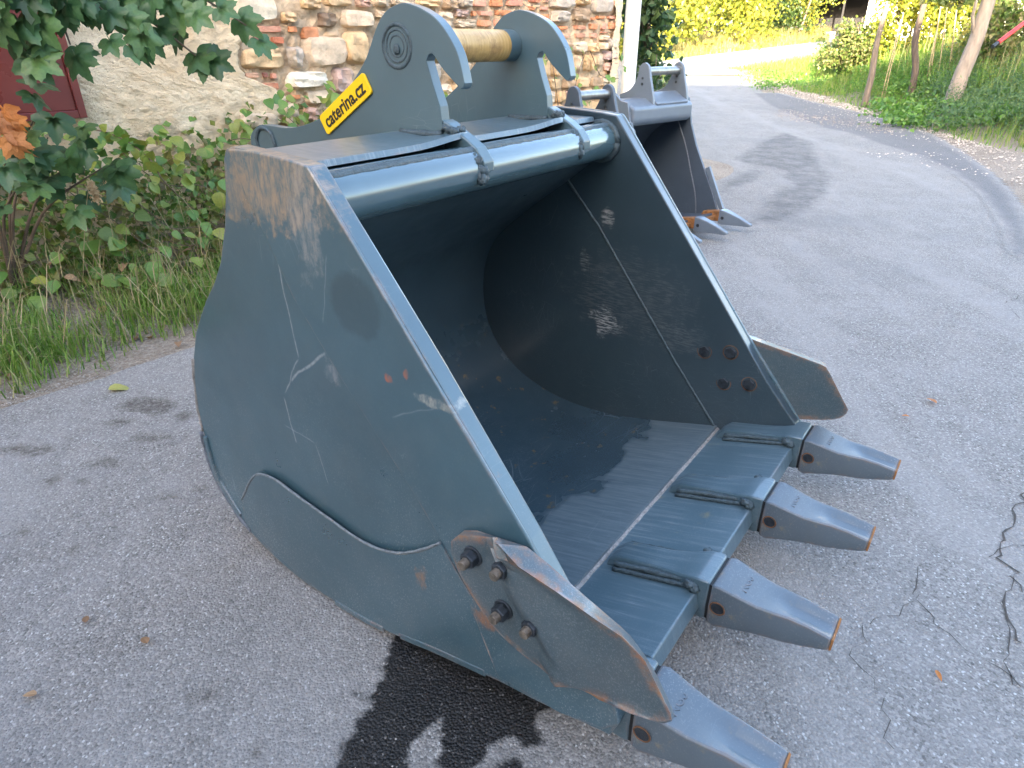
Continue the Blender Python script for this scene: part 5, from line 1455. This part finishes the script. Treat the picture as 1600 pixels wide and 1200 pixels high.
p = onY(1512, 90, 14.5); p.z = ground_z(p.x, p.y); tree('bush', p, .75, .35, 1500, leafmat('yellow_bush_leaf', [(.28, .24, .03), (.36, .28, .05), (.20, .20, .04)], True), 'small golden yellow bush left of the leaning tree trunk', .05, .5, .45, clumps=12, trunk=.02, cat='bush')
WOOD = simple('weathered_post_wood', (.16, .125, .10), .9, 0, .35, 8, .9, .015, (3, 3, .4))
WOOD2 = simple('dark_post_wood', (.105, .078, .062), .9, 0, .4, 8, .9, .015, (3, 3, .4))
for u, v, ut, vt, r_, m, lab in ((1364, 97, 1387, 6, .055, WOOD, 'pale grey wooden fence post, the left one on the bank'), (1430, 112, 1444, 6, .062, WOOD2, 'dark twisted wooden fence post between the pale post and the tree')):
    p = onY(u, v, 13.5); p.z = ground_z(p.x, p.y); tp = onY(ut, vt, p.y) - p
    t = empty('fence_post', p, 0, lab, 'post', 'wooden posts on the bank')
    b = MB(); P = [(0, 0, -.2), (tp.x * .15 + .03, 0, tp.z * .3), (tp.x * .75 - .02, .02, tp.z * .62), tuple(tp)]
    b.tube(smooth_line(P, 4), r_, 10, .10, rfun=lambda q: r_ * (1.05 - .25 * q)); b.build('post', m, t, angle=50)
    b = MB(); b.tube([(tp.x * .8 + r_ * 1.05 * math.cos(a), .02 + r_ * 1.05 * math.sin(a), tp.z * .75) for a in np.linspace(0, 6.28, 16)], .004, 5); b.build('wire_loop', M['steel'], t, smooth=True)
def leaning_tree():
    p = onY(1498, 126, 11.8); p.z = ground_z(p.x, p.y); tp = onY(1548, -10, p.y) - p
    t = empty('tree', p, 0, 'leaning grey trunked tree on the bank at the right', 'tree')
    b = MB(); P = [(-.03, 0, -.2), tuple(tp * .3 + Vector((-.02, 0, 0))), tuple(tp * .65 + Vector((.02, 0, 0))), tuple(tp), tuple(tp * 1.6), tuple(tp * 2.6 + Vector((.2, 0, .4)))]
    b.tube(smooth_line(P, 5), .1, 14, .05, rfun=lambda q: .13 - .06 * q)
    b.tube([tuple(tp * .62), tuple(tp * .8 + Vector((-.16, 0, .05))), tuple(tp * 1.15 + Vector((-.22, 0, .1)))], .03, 7, .05, rfun=lambda q: .035 - .02 * q)
    b.build('trunk', simple('grey_bark', (.27, .22, .18), .9, 0, .35, 7, 1.0, .02, (2, 2, .5)), t, smooth=True)
    top = tp * 2.6
    foliage('crown', crown_pts((top.x, top.y, top.z + .6), (1.7, 1.7, 1.2), 3800, 24) + crown_pts((tp.x - .55, 0, tp.z * 1.02), (.45, .3, .22), 160, 8), .11, MIXD, t, .5, kind=None)
leaning_tree()
for i, (u, v, ut, vt, lab) in enumerate([(1395, 96, 1412, 20, 'thin cane leaning beside the pale post'), (1460, 104, 1470, 10, 'thin cane standing just right of the dark post'), (1474, 100, 1480, 12, 'thin cane midway between dark post and leaning tree'), (1490, 98, 1495, 14, 'thin cane close left of the leaning tree'), (1385, 118, 1408, 30, 'thin cane slanting low in front of the bank weeds'), (1452, 112, 1466, 36, 'short thin cane at the foot of the dark post')]):
    p = onY(u, v, 13.8); p.z = ground_z(p.x, p.y); tp = onY(ut, vt, p.y + .1) - p
    t = empty('garden_cane', p, 0, lab, 'cane', 'thin garden canes on the bank')
    b = MB(); b.tube([(0, 0, -.1), tuple(tp * .5), tuple(tp)], .011, 6); b.build('cane', simple('cane', (.34, .27, .16), .8), t, smooth=True)
    b = MB(); 
    for q in (.3, .55, .8): b.ring((0, 0, 0), 'x', .001, .001, 4, 3) if False else b.tube([tuple(tp * (q - .004)), tuple(tp * (q + .004))], .015, 6)
    o = b.build('node', simple('cane_node', (.24, .18, .10), .8), t, smooth=True); o['kind'] = 'stuff'
def red_tool():
    a = onY(1552, 86, 11.5); s0, s1 = onY(1560, 66, a.y), onY(1604, 33, a.y + .2)
    base = Vector((s0.x, s0.y, ground_z(s0.x, s0.y)))
    t = empty('red_pole', base, 0, 'red tube leaning in the weeds at the right edge', 'pole')
    b = MB(); b.cyl(s0 - base, s1 - base, .032, 16); b.build('tube', simple('red_enamel', (.62, .035, .035), .35), t, angle=40)
    b = MB(); d = (s0 - s1).normalized(); b.cyl(s0 - base + d * .002, s0 - base + d * .12, .024, 12, .03); b.build('foot', M['dark_bolt'], t, angle=40)
red_tool()
def hall():
    p = onY(1352, 30, 30)
    z0 = ground_z(p.x, p.y)
    t = empty('white_hall', (p.x, p.y, z0), R(-31), 'white ribbed building wall glowing behind the bank at the right', 'building')
    b = MB(); b.box(0, 18, 0, 5, -.8, 4.4); b.build('wall', M['white'], t)
    for i in range(52):
        b = MB(); b.box(.1 + i * .34, .16 + i * .34, -.03, -.002, -.4, 4.4); b.build('rib', M['white'], t)
    b = MB(); b.add([(x, y, z) for x in (-.3, 18.3) for y, z in ((-.3, 4.42), (5.3, 5.4), (-.3, 4.52), (5.3, 5.5))], [(0, 1, 5, 4), (2, 6, 7, 3), (0, 2, 3, 1), (4, 5, 7, 6), (0, 4, 6, 2), (1, 3, 7, 5)]); b.build('roof', M['tile'], t)
hall()
# ------------------------------------------------------------------ loose stones and small fallen leaves
def pebbles(name, pts, smin, smax, mat):
    b = MB()
    for p in pts:
        s = random.uniform(smin, smax); q = [1 + random.uniform(-.35, .35) for _ in range(6)]
        x, y, z = p
        b.add([(x + s * q[0], y, z + s * .2), (x, y + s * q[1], z + s * .2), (x - s * q[2], y, z + s * .2), (x, y - s * q[3], z + s * .2), (x + s * .1, y, z + s * .75 * q[4]), (x, y, z - s * .3)], [(0, 1, 4), (1, 2, 4), (2, 3, 4), (3, 0, 4), (1, 0, 5), (2, 1, 5), (3, 2, 5), (0, 3, 5)])
    o = b.build(name, mat, fixn=False); o['kind'] = 'stuff'; return o
pts = []
for k in range(3800):
    y = random.uniform(4.5, 17); x = xr(y) - abs(random.gauss(0, .45)) + .1
    if y < 9: x = xr(y) - random.random() * 2.2 + .3
    pts.append((x, y, ground_z(x, y) - .005))
gravel = pebbles('gravel', pts, .006, .020, simple('gravel_stone', (.46, .40, .34), .9, 0, .4, 3))
pts = [at(random.uniform(1205, 1390), 0, base_g) if False else None for _ in range(0)]
for k in range(700):
    t = random.random(); u = 1215 + 180 * t; v = 176 + 26 * t + random.gauss(0, 5); q = at(u, v, base_g); pts.append((q.x, q.y, q.z + .004))
pebbles('loose_chippings', pts, .005, .014, simple('chipping', (.34, .29, .25), .9, 0, .4, 3))
pts = []
for k in range(420):
    u, v = random.uniform(0, 1600), random.uniform(420, 1200); q = at(u, v, base_g); pts.append((q.x, q.y, q.z))
for k in range(900):
    q = along(LE[2:7], random.random()); n_ = WALL_N; e = abs(random.gauss(0, .09)); q = q - n_ * (e - .03); pts.append((q.x, q.y, ground_z(q.x, q.y) - .004))
pebbles('grit', pts, .0015, .0042, simple('pale_grit', (.36, .33, .30), .9, 0, .3, 3))
YL = leafmat('yellowing_leaf', [(.42, .40, .12), (.36, .38, .10)], rough=.6)
def fallen(u, v, size, mat, label, rot, curl=.8, w=.34, z=.012, p=None):
    q = p or at(u, v, base_g); me = oval(curl, w).mesh('fallen_leaf', mat, False, False)
    o = link_mesh('fallen_leaf', me, None, (q.x, q.y, q.z + z), (R(12), R(8), rot), size)
    return tag(o, label, 'leaf')
fallen(170, 612, .085, YL, 'curled pale yellow leaf lying on the asphalt left of the bucket', R(-70), 1.0, .3)
fallen(1462, 634, .045, ORG, 'small tan leaf on the asphalt right of the far teeth', R(30), .3)
fallen(1420, 655, .03, ORG, 'tiny tan leaf nearest the far side cutter', R(80), .3)
fallen(1460, 1052, .035, ORG, 'narrow orange leaf on the cracked asphalt at the right', R(170), .3, .16)
fallen(135, 978, .025, DRY, 'small brown leaf scrap on the asphalt at the left', R(20), .4)
fallen(60, 1090, .03, DRY, 'dull brown leaf scrap near the lower left corner', R(100), .4)
fallen(232, 1010, .03, DRY, 'brown curled leaf scrap in the lower left of the road', R(50), .6)
